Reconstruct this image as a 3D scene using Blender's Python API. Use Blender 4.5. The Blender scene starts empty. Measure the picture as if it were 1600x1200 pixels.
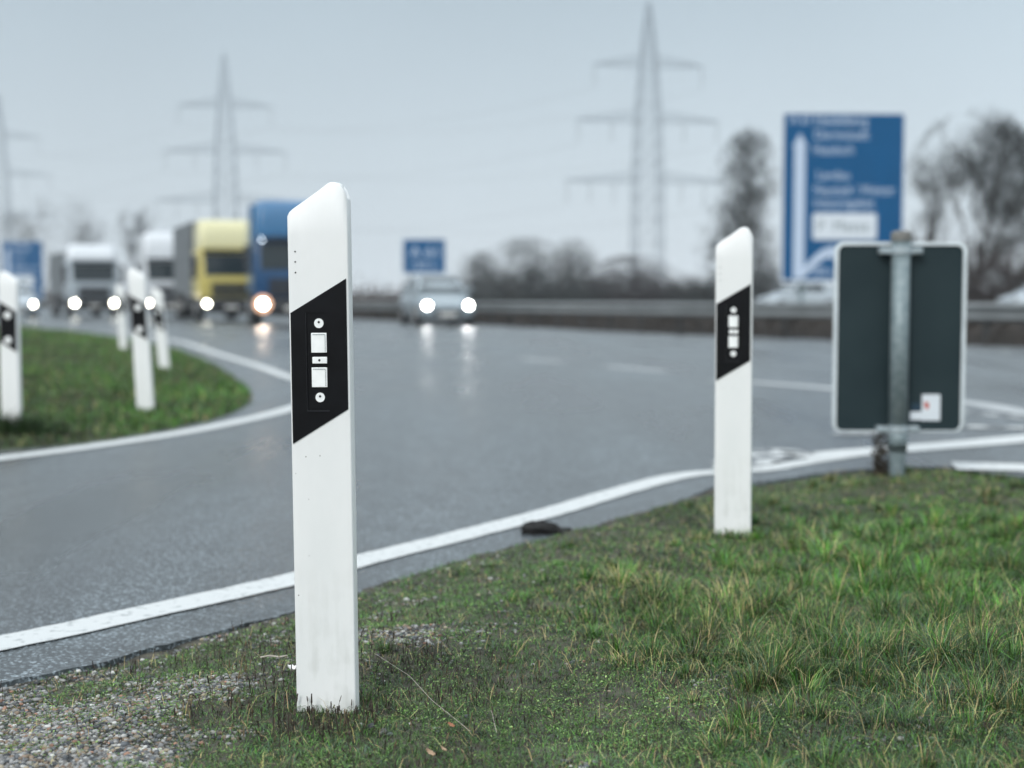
import bpy, math, random
import numpy as np
from mathutils import Vector, Matrix
from mathutils.geometry import delaunay_2d_cdt

R = math.radians
rnd = random.Random(7)
rng = np.random.default_rng(11)
scene = bpy.context.scene
col = scene.collection

# ------------------------------------------------------------------ camera
CZ = 0.85
PITCH = math.atan(143 / 2222.0)
cam_d = bpy.data.cameras.new('camera')
cam_d.lens = 50.0
cam_d.sensor_width = 36.0
cam_d.clip_start = 0.05
cam_d.clip_end = 6000
cam_d.dof.use_dof = True
cam_d.dof.focus_distance = 2.84
cam_d.dof.aperture_fstop = 2.25
cam_d.dof.aperture_blades = 0
cam = bpy.data.objects.new('camera', cam_d)
cam.location = (0, 0, CZ)
cam.rotation_euler = (math.pi / 2 - PITCH, 0, 0)
col.objects.link(cam)
scene.camera = cam

# ------------------------------------------------------------------ world: overcast
SUN_EL, SUN_AZ = R(36), R(208)          # soft light from behind the camera, a little left
w = bpy.data.worlds.new('World')
scene.world = w
w.use_nodes = True
nt = w.node_tree
nt.nodes.clear()
N, L = nt.nodes.new, nt.links.new
out = N('ShaderNodeOutputWorld')
bg = N('ShaderNodeBackground')
bg.inputs[1].default_value = 0.1
sky = N('ShaderNodeTexSky')
sky.sky_type = 'NISHITA'
sky.sun_disc = False
sky.sun_elevation = SUN_EL
sky.sun_rotation = SUN_AZ
sky.dust_density = 4
tc = N('ShaderNodeTexCoord')
sep = N('ShaderNodeSeparateXYZ')
L(tc.outputs['Generated'], sep.inputs[0])
ramp = N('ShaderNodeValToRGB')
e = ramp.color_ramp.elements
e[0].position = 0.0
e[0].color = (0.365, 0.402, 0.432, 1)
e[1].position = 1.0
e[1].color = (0.88, 0.95, 1.0, 1)
m1 = e.new(0.08)
m1.color = (0.310, 0.355, 0.388, 1)
m2 = e.new(0.20)
m2.color = (0.240, 0.290, 0.325, 1)
m3 = e.new(0.45)
m3.color = (0.50, 0.56, 0.60, 1)
L(sep.outputs[2], ramp.inputs[0])
noi = N('ShaderNodeTexNoise')
noi.inputs['Scale'].default_value = 2.2
noi.inputs['Detail'].default_value = 3
L(tc.outputs['Generated'], noi.inputs[0])
mr = N('ShaderNodeMapRange')
mr.inputs[1].default_value = 0.3
mr.inputs[2].default_value = 0.7
mr.inputs[3].default_value = 0.94
mr.inputs[4].default_value = 1.07
L(noi.outputs[0], mr.inputs[0])
# cloud cover is a little thinner towards the right
mx = N('ShaderNodeMapRange')
mx.inputs[1].default_value = -0.35
mx.inputs[2].default_value = 0.35
mx.inputs[3].default_value = 0.94
mx.inputs[4].default_value = 1.10
L(sep.outputs[0], mx.inputs[0])
mm = N('ShaderNodeMath')
mm.operation = 'MULTIPLY'
L(mr.outputs[0], mm.inputs[0])
L(mx.outputs[0], mm.inputs[1])
mm2 = N('ShaderNodeMath')
mm2.operation = 'MULTIPLY'
mm2.inputs[1].default_value = 20.5
L(mm.outputs[0], mm2.inputs[0])
vs = N('ShaderNodeVectorMath')
vs.operation = 'SCALE'
L(ramp.outputs[0], vs.inputs[0])
L(mm2.outputs[0], vs.inputs[3])
mixw = N('ShaderNodeMix')
mixw.data_type = 'RGBA'
mixw.inputs[0].default_value = 0.92
L(sky.outputs[0], mixw.inputs[6])
L(vs.outputs[0], mixw.inputs[7])
L(mixw.outputs[2], bg.inputs[0])
L(bg.outputs[0], out.inputs[0])

sun_d = bpy.data.lights.new('sun', 'SUN')
sun_d.energy = 2.0
sun_d.angle = R(20)
sun_d.color = (1.0, 0.97, 0.93)
sun = bpy.data.objects.new('sun', sun_d)
sd = Vector((math.sin(SUN_AZ) * math.cos(SUN_EL), math.cos(SUN_AZ) * math.cos(SUN_EL), math.sin(SUN_EL)))
sun.rotation_euler = sd.to_track_quat('Z', 'Y').to_euler()
col.objects.link(sun)

scene.view_settings.view_transform = 'Standard'
scene.view_settings.look = 'None'
scene.view_settings.exposure = 0.0
scene.view_settings.gamma = 1.0
scene.cycles.use_denoising = True
scene.cycles.max_bounces = 6
scene.cycles.diffuse_bounces = 2
scene.cycles.glossy_bounces = 3
scene.cycles.transmission_bounces = 4
scene.cycles.transparent_max_bounces = 8
scene.cycles.volume_bounces = 1
scene.cycles.sample_clamp_indirect = 4.0

# ------------------------------------------------------------------ projection helpers (photo pixels, 1600x1200)
FPX = 1600 * 50 / 36.0


def ray(px, py):
    a, b = (px - 800) / FPX, (600 - py) / FPX
    c, s = math.cos(PITCH), math.sin(PITCH)
    return Vector((a, c + b * s, -s + b * c))


def gz(y):
    return float(np.interp(y, [12, 74, 250], [0, -0.40, -1.0]))


def gza(y):
    return np.interp(y, [12, 74, 250], [0, -0.40, -1.0])


def at(px, py, Y):
    d = ray(px, py)
    return Vector((0, 0, CZ)) + d * (Y / d.y)


def onz(px, py, z=0.0):
    d = ray(px, py)
    return Vector((0, 0, CZ)) + d * ((z - CZ) / d.z)


def onroad(px, py):
    z = 0
    for _ in range(30):
        p = onz(px, py, z)
        z = 0.5 * z + 0.5 * gz(p.y)
    return Vector((p.x, p.y, gz(p.y)))


# ------------------------------------------------------------------ materials
def mat(name, c, rough=0.6, metal=0.0, var=0.0, vscale=8.0, bump=0.0, bscale=60.0, emit=None, estr=0.0, c2=None,
        stretch=None, attr=None, spec=0.5, trans=0.0, thr=(0.35, 0.65), coat=0.0, detail=5):
    m = bpy.data.materials.new(name)
    m.use_nodes = True
    t = m.node_tree
    b = t.nodes['Principled BSDF']
    b.inputs['Roughness'].default_value = rough
    b.inputs['Metallic'].default_value = metal
    b.inputs['Specular IOR Level'].default_value = spec
    b.inputs['Coat Weight'].default_value = coat
    b.inputs['Base Color'].default_value = (*c, 1)
    tco = t.nodes.new('ShaderNodeTexCoord')
    mp = t.nodes.new('ShaderNodeMapping')
    if stretch:
        mp.inputs['Scale'].default_value = stretch
    t.links.new(tco.outputs['Object'], mp.inputs[0])
    if attr:
        an = t.nodes.new('ShaderNodeAttribute')
        an.attribute_name = attr
        t.links.new(an.outputs['Color'], b.inputs['Base Color'])
    elif var or c2:
        n = t.nodes.new('ShaderNodeTexNoise')
        n.inputs['Scale'].default_value = vscale
        n.inputs['Detail'].default_value = detail
        t.links.new(mp.outputs[0], n.inputs[0])
        r = t.nodes.new('ShaderNodeMapRange')
        r.inputs[1].default_value, r.inputs[2].default_value = thr
        t.links.new(n.outputs[0], r.inputs[0])
        mx_ = t.nodes.new('ShaderNodeMix')
        mx_.data_type = 'RGBA'
        a_ = c if c2 else tuple(v * (1 - var) for v in c)
        b_ = c2 if c2 else tuple(min(1, v * (1 + var)) for v in c)
        mx_.inputs[6].default_value = (*a_, 1)
        mx_.inputs[7].default_value = (*b_, 1)
        t.links.new(r.outputs[0], mx_.inputs[0])
        t.links.new(mx_.outputs[2], b.inputs['Base Color'])
    if bump:
        n2 = t.nodes.new('ShaderNodeTexNoise')
        n2.inputs['Scale'].default_value = bscale
        n2.inputs['Detail'].default_value = 4
        t.links.new(mp.outputs[0], n2.inputs[0])
        bp = t.nodes.new('ShaderNodeBump')
        bp.inputs['Strength'].default_value = min(1, bump)
        bp.inputs['Distance'].default_value = 0.005
        t.links.new(n2.outputs[0], bp.inputs['Height'])
        t.links.new(bp.outputs[0], b.inputs['Normal'])
    if emit:
        b.inputs['Emission Color'].default_value = (*emit, 1)
        b.inputs['Emission Strength'].default_value = estr
    if trans:
        b.inputs['Transmission Weight'].default_value = trans
    return m


def asphalt_mat(name, c_lo, c_hi, rough_lo, rough_hi):
    m = bpy.data.materials.new(name)
    m.use_nodes = True
    t = m.node_tree
    b = t.nodes['Principled BSDF']
    nn, ll = t.nodes.new, t.links.new
    geo = nn('ShaderNodeNewGeometry')
    # the grain: aggregate stones
    vor = nn('ShaderNodeTexVoronoi')
    vor.inputs['Scale'].default_value = 150
    ll(geo.outputs['Position'], vor.inputs[0])
    n1 = nn('ShaderNodeTexNoise')
    n1.inputs['Scale'].default_value = 230
    n1.inputs['Detail'].default_value = 3
    ll(geo.outputs['Position'], n1.inputs[0])
    # broad damp and dry patches, long along the lanes
    mp = nn('ShaderNodeMapping')
    mp.inputs['Rotation'].default_value = (0, 0, R(-26))
    mp.inputs['Scale'].default_value = (1.3, 0.20, 1)
    ll(geo.outputs['Position'], mp.inputs[0])
    n2 = nn('ShaderNodeTexNoise')
    n2.inputs['Scale'].default_value = 0.75
    n2.inputs['Detail'].default_value = 4
    ll(mp.outputs[0], n2.inputs[0])
    n3 = nn('ShaderNodeTexNoise')
    n3.inputs['Scale'].default_value = 5
    n3.inputs['Detail'].default_value = 6
    ll(geo.outputs['Position'], n3.inputs[0])
    sepc = nn('ShaderNodeSeparateColor')
    ll(vor.outputs['Color'], sepc.inputs[0])
    r1 = nn('ShaderNodeMapRange')
    r1.inputs[1].default_value, r1.inputs[2].default_value = 0.1, 1.0
    ll(sepc.outputs[0], r1.inputs[0])
    pw = nn('ShaderNodeMath')
    pw.operation = 'POWER'
    pw.inputs[1].default_value = 5.0
    ll(r1.outputs[0], pw.inputs[0])
    ad = nn('ShaderNodeMath')
    ad.operation = 'MULTIPLY_ADD'
    ad.inputs[1].default_value = 0.22
    ll(n3.outputs[0], ad.inputs[0])
    ll(pw.outputs[0], ad.inputs[2])
    mix = nn('ShaderNodeMix')
    mix.data_type = 'RGBA'
    mix.inputs[6].default_value = (*c_lo, 1)
    mix.inputs[7].default_value = (*c_hi, 1)
    ll(ad.outputs[0], mix.inputs[0])
    wv_ = nn('ShaderNodeMapRange')
    wv_.inputs[1].default_value, wv_.inputs[2].default_value = 0.35, 0.65
    wv_.inputs[3].default_value, wv_.inputs[4].default_value = 0.35, 1.35
    ll(n2.outputs[0], wv_.inputs[0])
    vsc = nn('ShaderNodeVectorMath')
    vsc.operation = 'SCALE'
    ll(mix.outputs[2], vsc.inputs[0])
    ll(wv_.outputs[0], vsc.inputs[3])
    ll(vsc.outputs[0], b.inputs['Base Color'])
    rr = nn('ShaderNodeMapRange')
    rr.inputs[1].default_value, rr.inputs[2].default_value = 0.36, 0.64
    rr.inputs[3].default_value, rr.inputs[4].default_value = rough_lo, rough_hi
    ll(n2.outputs[0], rr.inputs[0])
    ll(rr.outputs[0], b.inputs['Roughness'])
    b1 = nn('ShaderNodeBump')
    b1.inputs['Strength'].default_value = 0.26
    b1.inputs['Distance'].default_value = 0.0035
    ll(vor.outputs['Distance'], b1.inputs['Height'])
    b2 = nn('ShaderNodeBump')
    b2.inputs['Strength'].default_value = 0.18
    b2.inputs['Distance'].default_value = 0.002
    ll(n1.outputs[0], b2.inputs['Height'])
    ll(b1.outputs[0], b2.inputs['Normal'])
    ll(b2.outputs[0], b.inputs['Normal'])
    return m


M = {}
M['asphalt'] = asphalt_mat('asphalt', (0.006, 0.008, 0.009), (0.26, 0.31, 0.34), 0.23, 0.48)
M['paint'] = mat('road_paint', (0.27, 0.29, 0.295), 0.6, c2=(0.52, 0.54, 0.54), vscale=34, thr=(0.28, 0.44), detail=9, bump=0.5, bscale=220)
M['paint_faint'] = mat('road_paint_faded', (0.30, 0.32, 0.33), 0.5, c2=(0.40, 0.42, 0.43), vscale=9)
M['paint_worn'] = mat('road_paint_worn', (0.50, 0.52, 0.52), 0.5, c2=(0.08, 0.09, 0.10), vscale=9, thr=(0.44, 0.52), detail=8, bump=0.4, bscale=200)
M['plastic'] = mat('post_white', (0.71, 0.73, 0.73), 0.42, c2=(0.79, 0.80, 0.80), vscale=2.2, stretch=(3, 3, 1), bump=0.08, bscale=40)


def grime(m):
    """dirt film towards the foot, rain streaks and tiny specks"""
    t = m.node_tree
    nn, ll = t.nodes.new, t.links.new
    b = t.nodes['Principled BSDF']
    src = b.inputs['Base Color'].links[0].from_socket
    tco = nn('ShaderNodeTexCoord')
    sp = nn('ShaderNodeSeparateXYZ')
    ll(tco.outputs['Object'], sp.inputs[0])
    hz_ = nn('ShaderNodeMapRange')
    hz_.inputs[1].default_value, hz_.inputs[2].default_value = 0.0, 0.30
    hz_.inputs[3].default_value, hz_.inputs[4].default_value = 0.34, 0.02
    ll(sp.outputs[2], hz_.inputs[0])
    mp = nn('ShaderNodeMapping')
    mp.inputs['Scale'].default_value = (1, 1, 0.12)
    ll(tco.outputs['Object'], mp.inputs[0])
    n1 = nn('ShaderNodeTexNoise')
    n1.inputs['Scale'].default_value = 70
    n1.inputs['Detail'].default_value = 6
    ll(mp.outputs[0], n1.inputs[0])
    n2 = nn('ShaderNodeTexNoise')
    n2.inputs['Scale'].default_value = 22
    n2.inputs['Detail'].default_value = 7
    ll(tco.outputs['Object'], n2.inputs[0])
    mu = nn('ShaderNodeMath')
    mu.operation = 'MULTIPLY'
    ll(n1.outputs[0], mu.inputs[0])
    ll(n2.outputs[0], mu.inputs[1])
    r1 = nn('ShaderNodeMapRange')
    r1.inputs[1].default_value, r1.inputs[2].default_value = 0.22, 0.40
    ll(mu.outputs[0], r1.inputs[0])
    m2_ = nn('ShaderNodeMath')
    m2_.operation = 'MULTIPLY'
    ll(r1.outputs[0], m2_.inputs[0])
    ll(hz_.outputs[0], m2_.inputs[1])
    mx_ = nn('ShaderNodeMix')
    mx_.data_type = 'RGBA'
    ll(m2_.outputs[0], mx_.inputs[0])
    ll(src, mx_.inputs[6])
    mx_.inputs[7].default_value = (0.36, 0.37, 0.33, 1)
    vo = nn('ShaderNodeTexVoronoi')
    vo.inputs['Scale'].default_value = 42
    ll(tco.outputs['Object'], vo.inputs[0])
    lt = nn('ShaderNodeMath')
    lt.operation = 'LESS_THAN'
    lt.inputs[1].default_value = 0.055
    ll(vo.outputs['Distance'], lt.inputs[0])
    sc = nn('ShaderNodeSeparateColor')
    ll(vo.outputs['Color'], sc.inputs[0])
    gt = nn('ShaderNodeMath')
    gt.operation = 'GREATER_THAN'
    gt.inputs[1].default_value = 0.72
    ll(sc.outputs[0], gt.inputs[0])
    m3_ = nn('ShaderNodeMath')
    m3_.operation = 'MULTIPLY'
    ll(lt.outputs[0], m3_.inputs[0])
    ll(gt.outputs[0], m3_.inputs[1])
    m4 = nn('ShaderNodeMix')
    m4.data_type = 'RGBA'
    ll(m3_.outputs[0], m4.inputs[0])
    ll(mx_.outputs[2], m4.inputs[6])
    m4.inputs[7].default_value = (0.16, 0.15, 0.13, 1)
    ll(m4.outputs[2], b.inputs['Base Color'])


grime(M['plastic'])
M['black'] = mat('post_black', (0.0035, 0.004, 0.0055), 0.5, var=0.3, vscale=20, bump=0.06, bscale=90, spec=0.16)
M['black_rim'] = mat('post_black_trim', (0.012, 0.013, 0.016), 0.35, var=0.2, spec=.3)
M['refl'] = mat('reflector_white', (0.86, 0.88, 0.88), 0.25, var=0.04, vscale=60, coat=0.3)
M['hole'] = mat('screw_dark', (0.004, 0.004, 0.005), 0.7, var=0.2)
M['galv'] = mat('galvanised_steel', (0.15, 0.20, 0.215), 0.5, 0.25, c2=(0.22, 0.27, 0.285), vscale=30, bump=0.1, bscale=40)
M['galv_light'] = mat('galvanised_bright', (0.36, 0.42, 0.45), 0.45, 0.3, var=0.15, vscale=20)
M['cap'] = mat('pole_cap_grey', (0.16, 0.16, 0.15), 0.75, var=0.25, vscale=40)
M['signback'] = mat('sign_back', (0.011, 0.024, 0.029), 0.55, c2=(0.016, 0.031, 0.036), vscale=3, bump=0.05, bscale=30, spec=0.3)
M['alu'] = mat('aluminium_edge', (0.66, 0.72, 0.75), 0.45, 0.2, var=0.08)
M['sticker'] = mat('sticker_white', (0.66, 0.71, 0.76), 0.5, var=0.03)
M['red'] = mat('sticker_red', (0.42, 0.07, 0.045), 0.5, var=0.2)
M['sticker_dk'] = mat('sticker_dark', (0.012, 0.035, 0.06), 0.5, var=0.1)
M['blue'] = mat('sign_blue', (0.0, 0.075, 0.20), 0.6, var=0.05, vscale=0.8, spec=0.15)
M['signwhite'] = mat('sign_white', (0.46, 0.55, 0.68), 0.5, var=0.04)
M['signwhite2'] = mat('sign_bright', (0.62, 0.67, 0.72), 0.5, var=0.04)
M['rail'] = mat('rail_steel', (0.17, 0.185, 0.19), 0.55, 0.2, var=0.12, vscale=1.5)
M['bank'] = mat('bank_soil', (0.016, 0.014, 0.012), 0.95, c2=(0.032, 0.026, 0.022), vscale=2.5, spec=.1)
M['railpost'] = mat('rail_post_steel_shaded', (0.045, 0.047, 0.048), 0.7, 0.1, var=0.1)  # galvanised steel with the shadow under the beam put into its colour
M['ground'] = mat('field_ground', (0.040, 0.043, 0.026), 0.95, c2=(0.075, 0.068, 0.042), vscale=0.15)
M['soil'] = mat('verge_soil', (0.022, 0.022, 0.015), 0.95, c2=(0.085, 0.078, 0.060), vscale=14, bump=0.8, bscale=120, detail=8)
M['islandsoil'] = mat('island_soil', (0.030, 0.045, 0.018), 0.95, c2=(0.055, 0.075, 0.030), vscale=1.2)
M['veg'] = mat('grass_blades', (0.05, 0.1, 0.03), 0.55, attr='Col', spec=0.25)
M['stone'] = mat('pebbles', (0.3, 0.3, 0.3), 0.65, attr='Col', spec=0.35)
M['bark'] = mat('bark', (0.055, 0.050, 0.046), 0.9, var=0.3, vscale=3)
M['leaf'] = mat('foliage', (0.05, 0.06, 0.04), 0.7, attr='Col', spec=0.2)
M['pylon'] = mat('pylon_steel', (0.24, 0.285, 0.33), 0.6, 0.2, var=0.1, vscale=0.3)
M['insul'] = mat('insulator_glass', (0.14, 0.17, 0.19), 0.3, var=0.1)
M['glass'] = mat('window_glass', (0.012, 0.020, 0.024), 0.12, var=0.1, spec=0.4)
M['rubber'] = mat('tyre_rubber', (0.014, 0.014, 0.015), 0.8, var=0.2)
M['chassis'] = mat('chassis_dark', (0.022, 0.024, 0.028), 0.7, var=0.2)
M['rim'] = mat('wheel_metal', (0.35, 0.36, 0.37), 0.4, 0.6, var=0.1)
M['silver'] = mat('paint_silver', (0.25, 0.30, 0.33), 0.35, 0.25, var=0.04, coat=0.5)
M['whitep'] = mat('paint_white', (0.58, 0.61, 0.64), 0.35, var=0.03, coat=0.4)
M['greyw'] = mat('paint_greywhite', (0.36, 0.41, 0.45), 0.4, var=0.05, coat=0.3)
M['yellow'] = mat('paint_yellow', (0.52, 0.44, 0.13), 0.4, var=0.05, coat=0.4)
M['paleyellow'] = mat('paint_pale_yellow', (0.60, 0.57, 0.34), 0.4, var=0.05, coat=0.3)
M['bluep'] = mat('paint_blue', (0.003, 0.050, 0.14), 0.35, var=0.08, coat=0.5)
M['bluel'] = mat('paint_blue_light', (0.018, 0.115, 0.25), 0.35, var=0.08, coat=0.5)
M['tarp'] = mat('tarpaulin_grey', (0.13, 0.145, 0.155), 0.7, var=0.1, vscale=1)
M['tarp_w'] = mat('tarpaulin_pale', (0.50, 0.53, 0.55), 0.6, var=0.06, vscale=1)
M['plate'] = mat('plate_white', (0.6, 0.6, 0.58), 0.5, var=0.03)
M['lampw'] = mat('headlamp_lit', (1, 1, 1), 0.3, emit=(1.0, 0.96, 0.80), estr=40)
M['lampc'] = mat('headlamp_lit_bright', (1, 1, 1), 0.3, emit=(1.0, 1.0, 0.97), estr=110)
M['lampo'] = mat('headlamp_lit_warm', (1, 1, 1), 0.3, emit=(1.0, 0.80, 0.62), estr=110)
M['lampd'] = mat('headlamp_unlit', (0.5, 0.53, 0.56), 0.15, var=0.1, spec=0.8)
M['lamps'] = mat('marker_lamp_lit', (1, 1, 1), 0.3, emit=(0.75, 0.88, 1.0), estr=9)
M['halo_o'] = mat('lamp_glare_warm', (.5, .4, .3), 0.3, emit=(1.0, 0.50, 0.30), estr=1.1)  # emission imitates warm lens glow round a lamp, no real reflector
M['halo_w'] = mat('lamp_glare_white', (.5, .5, .5), 0.3, emit=(1.0, 0.95, 0.82), estr=1.0)  # same added glow, paler, for the white lamps
M['clod'] = mat('tar_clod', (0.006, 0.006, 0.006), 0.9, var=0.4, vscale=40, bump=0.8, bscale=90)
M['paper'] = mat('paper_scrap', (0.82, 0.83, 0.84), 0.7, var=0.04)
M['twig'] = mat('pale_twig', (0.42, 0.38, 0.33), 0.8, var=0.2, vscale=90)
M['deadleaf'] = mat('dead_leaf', (0.26, 0.10, 0.055), 0.7, c2=(0.34, 0.19, 0.10), vscale=60)
M['deadleaf2'] = mat('dead_leaf_tan', (0.30, 0.20, 0.13), 0.7, c2=(0.42, 0.31, 0.21), vscale=60)
M['weed'] = mat('dry_weed', (0.045, 0.038, 0.028), 0.85, var=0.4, vscale=40)
M['wire'] = mat('conductor', (0.14, 0.16, 0.18), 0.5, var=0.1)


# ------------------------------------------------------------------ object helpers
def tag(o, label=None, cat=None, group=None, kind=None):
    if label:
        o['label'] = label
    if cat:
        o['category'] = cat
    if group:
        o['group'] = group
    if kind:
        o['kind'] = kind
    return o


def empty(name, loc=(0, 0, 0), rz=0.0, parent=None):
    o = bpy.data.objects.new(name, None)
    o.location = loc
    o.rotation_euler = (0, 0, rz)
    o.empty_display_size = 0.1
    o.parent = parent
    col.objects.link(o)
    return o


def kids(o):
    return [c for c in bpy.data.objects if c.parent == o]


def copy_tree(o, parent=None):
    c = o.copy()
    col.objects.link(c)
    c.parent = parent
    for ch in kids(o):
        copy_tree(ch, c)
    return c


class MB:
    def __init__(s):
        s.v, s.f = [], []

    def add(s, vs_, fs_):
        n = len(s.v)
        s.v += [tuple(p) for p in vs_]
        s.f += [tuple(i + n for i in f) for f in fs_]
        return s

    def box(s, c, size, rot=None):
        x, y, z = [d / 2 for d in size]
        p = [Vector((i, j, k)) for i in (-x, x) for j in (-y, y) for k in (-z, z)]
        if rot:
            p = [rot @ q for q in p]
        p = [q + Vector(c) for q in p]
        return s.add(p, [(0, 1, 3, 2), (4, 6, 7, 5), (0, 4, 5, 1), (2, 3, 7, 6), (0, 2, 6, 4), (1, 5, 7, 3)])

    def tube(s, pts, r, n=8, cap=True):
        pts = [Vector(p) for p in pts]
        rs = r if isinstance(r, (list, tuple)) else [r] * len(pts)
        vs_, fs_ = [], []
        for i, p in enumerate(pts):
            d = (pts[min(i + 1, len(pts) - 1)] - pts[max(i - 1, 0)])
            d = d.normalized() if d.length > 1e-9 else Vector((0, 0, 1))
            a = d.cross(Vector((0, 0, 1)) if abs(d.z) < 0.95 else Vector((1, 0, 0))).normalized()
            b = d.cross(a)
            for k in range(n):
                t = 2 * math.pi * k / n
                vs_.append(p + (a * math.cos(t) + b * math.sin(t)) * rs[i])
        for i in range(len(pts) - 1):
            for k in range(n):
                k2 = (k + 1) % n
                fs_.append((i * n + k, i * n + k2, (i + 1) * n + k2, (i + 1) * n + k))
        if cap:
            fs_.append(tuple(range(n)))
            fs_.append(tuple((len(pts) - 1) * n + k for k in reversed(range(n))))
        return s.add(vs_, fs_)

    def loft(s, rings, cap=True):
        n = len(rings[0])
        vs_ = [p for r_ in rings for p in r_]
        fs_ = []
        for i in range(len(rings) - 1):
            for k in range(n):
                k2 = (k + 1) % n
                fs_.append((i * n + k, (i + 1) * n + k, (i + 1) * n + k2, i * n + k2))
        if cap:
            fs_.append(tuple(range(n)))
            fs_.append(tuple((len(rings) - 1) * n + k for k in reversed(range(n))))
        return s.add(vs_, fs_)

    def prism(s, poly, y0, y1):       # polygon in (x, z), extruded along y
        n = len(poly)
        vs_ = [(p[0], y0, p[1]) for p in poly] + [(p[0], y1, p[1]) for p in poly]
        fs_ = [tuple(range(n)), tuple(range(2 * n - 1, n - 1, -1))]
        for k in range(n):
            k2 = (k + 1) % n
            fs_.append((k, k + n, k2 + n, k2))
        return s.add(vs_, fs_)

    def build(s, name, m, parent=None, bevel=0.0, smooth=False, seg=2, loc=None):
        me = bpy.data.meshes.new(name)
        me.from_pydata(s.v, [], s.f)
        me.materials.append(m)
        import bmesh
        bm = bmesh.new()
        bm.from_mesh(me)
        bmesh.ops.recalc_face_normals(bm, faces=bm.faces)
        bm.to_mesh(me)
        bm.free()
        if smooth:
            me.polygons.foreach_set('use_smooth', [True] * len(me.polygons))
        o = bpy.data.objects.new(name, me)
        if loc is not None:
            o.location = loc
        o.parent = parent
        col.objects.link(o)
        if bevel:
            b = o.modifiers.new('bevel', 'BEVEL')
            b.width = bevel
            b.segments = seg
            b.limit_method = 'ANGLE'
            b.angle_limit = R(35)
            me.polygons.foreach_set('use_smooth', [True] * len(me.polygons))
            wn = o.modifiers.new('wn', 'WEIGHTED_NORMAL')
            wn.keep_sharp = False
        return o


def tri_mesh(name, V, F, m, C=None, smooth=False, parent=None):
    """V (n,3), F (k,3) numpy; C (n,3) vertex colour."""
    me = bpy.data.meshes.new(name)
    me.vertices.add(len(V))
    me.vertices.foreach_set('co', V.astype(np.float32).ravel())
    me.loops.add(F.size)
    me.loops.foreach_set('vertex_index', F.astype(np.int32).ravel())
    me.polygons.add(len(F))
    k = F.shape[1]
    me.polygons.foreach_set('loop_start', np.arange(0, F.size, k, dtype=np.int32))
    if smooth:
        me.polygons.foreach_set('use_smooth', np.ones(len(F), dtype=bool))
    me.update(calc_edges=True)
    if C is not None:
        a = me.color_attributes.new('Col', 'FLOAT_COLOR', 'POINT')
        a.data.foreach_set('color', np.hstack([C, np.ones((len(C), 1))]).astype(np.float32).ravel())
    me.materials.append(m)
    o = bpy.data.objects.new(name, me)
    o.parent = parent
    col.objects.link(o)
    return o


def grid_mesh(name, xs, ys, zf, m):
    X, Y = np.meshgrid(xs, ys)
    Z = zf(X, Y)
    V = np.stack([X.ravel(), Y.ravel(), Z.ravel()], 1)
    nx, ny = len(xs), len(ys)
    i = np.arange(nx * ny).reshape(ny, nx)
    F = np.stack([i[:-1, :-1].ravel(), i[:-1, 1:].ravel(), i[1:, 1:].ravel(), i[1:, :-1].ravel()], 1)
    return tri_mesh(name, V, F, m, smooth=True)


# value noise for masks
_T = np.random.default_rng(3).random((256, 256))


def vnoise(x, y, s):
    x = np.asarray(x) * s + 1000.3
    y = np.asarray(y) * s + 1000.7
    xi, yi = np.floor(x).astype(int), np.floor(y).astype(int)
    fx, fy = x - xi, y - yi
    fx = fx * fx * (3 - 2 * fx)
    fy = fy * fy * (3 - 2 * fy)
    a = _T[xi % 256, yi % 256]
    b = _T[(xi + 1) % 256, yi % 256]
    c = _T[xi % 256, (yi + 1) % 256]
    d = _T[(xi + 1) % 256, (yi + 1) % 256]
    return (a * (1 - fx) + b * fx) * (1 - fy) + (c * (1 - fx) + d * fx) * fy


def fbm(x, y, s, o=3):
    t, amp, tot = 0, 1.0, 0
    for k in range(o):
        t = t + vnoise(x, y, s * 2 ** k) * amp
        tot += amp
        amp *= 0.5
    return t / tot


def smooth_poly(pts, n=8):
    """Catmull-Rom through points (2D)."""
    P = [np.array(p[:2], float) for p in pts]
    P = [2 * P[0] - P[1]] + P + [2 * P[-1] - P[-2]]
    o = []
    for i in range(1, len(P) - 2):
        for k in range(n):
            t = k / n
            o.append(0.5 * ((2 * P[i]) + (-P[i - 1] + P[i + 1]) * t + (2 * P[i - 1] - 5 * P[i] + 4 * P[i + 1] - P[i + 2]) * t * t
                            + (-P[i - 1] + 3 * P[i] - 3 * P[i + 1] + P[i + 2]) * t ** 3))
    o.append(P[-2])
    return np.array(o)


def poly_sd(px, py, poly):
    """signed distance to closed polygon, positive inside."""
    shp = np.shape(px)
    px, py = np.ravel(px), np.ravel(py)
    d = np.full(px.shape, 1e9)
    ins = np.zeros(px.shape, bool)
    n = len(poly)
    for i in range(n):
        a, b = poly[i], poly[(i + 1) % n]
        ex, ey = b - a
        t = np.clip(((px - a[0]) * ex + (py - a[1]) * ey) / (ex * ex + ey * ey + 1e-12), 0, 1)
        d = np.minimum(d, (px - a[0] - t * ex) ** 2 + (py - a[1] - t * ey) ** 2)
        c = (a[1] > py) != (b[1] > py)
        if ey != 0:
            xi = a[0] + (py - a[1]) * ex / ey
            ins ^= c & (px < xi)
    return (np.sqrt(d) * np.where(ins, 1, -1)).reshape(shp)


def resample(P, step):
    seg = np.linalg.norm(np.diff(P, axis=0), axis=1)
    s = np.concatenate([[0], np.cumsum(seg)])
    t = np.arange(0, s[-1], step)
    return np.stack([np.interp(t, s, P[:, 0]), np.interp(t, s, P[:, 1])], 1)


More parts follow.
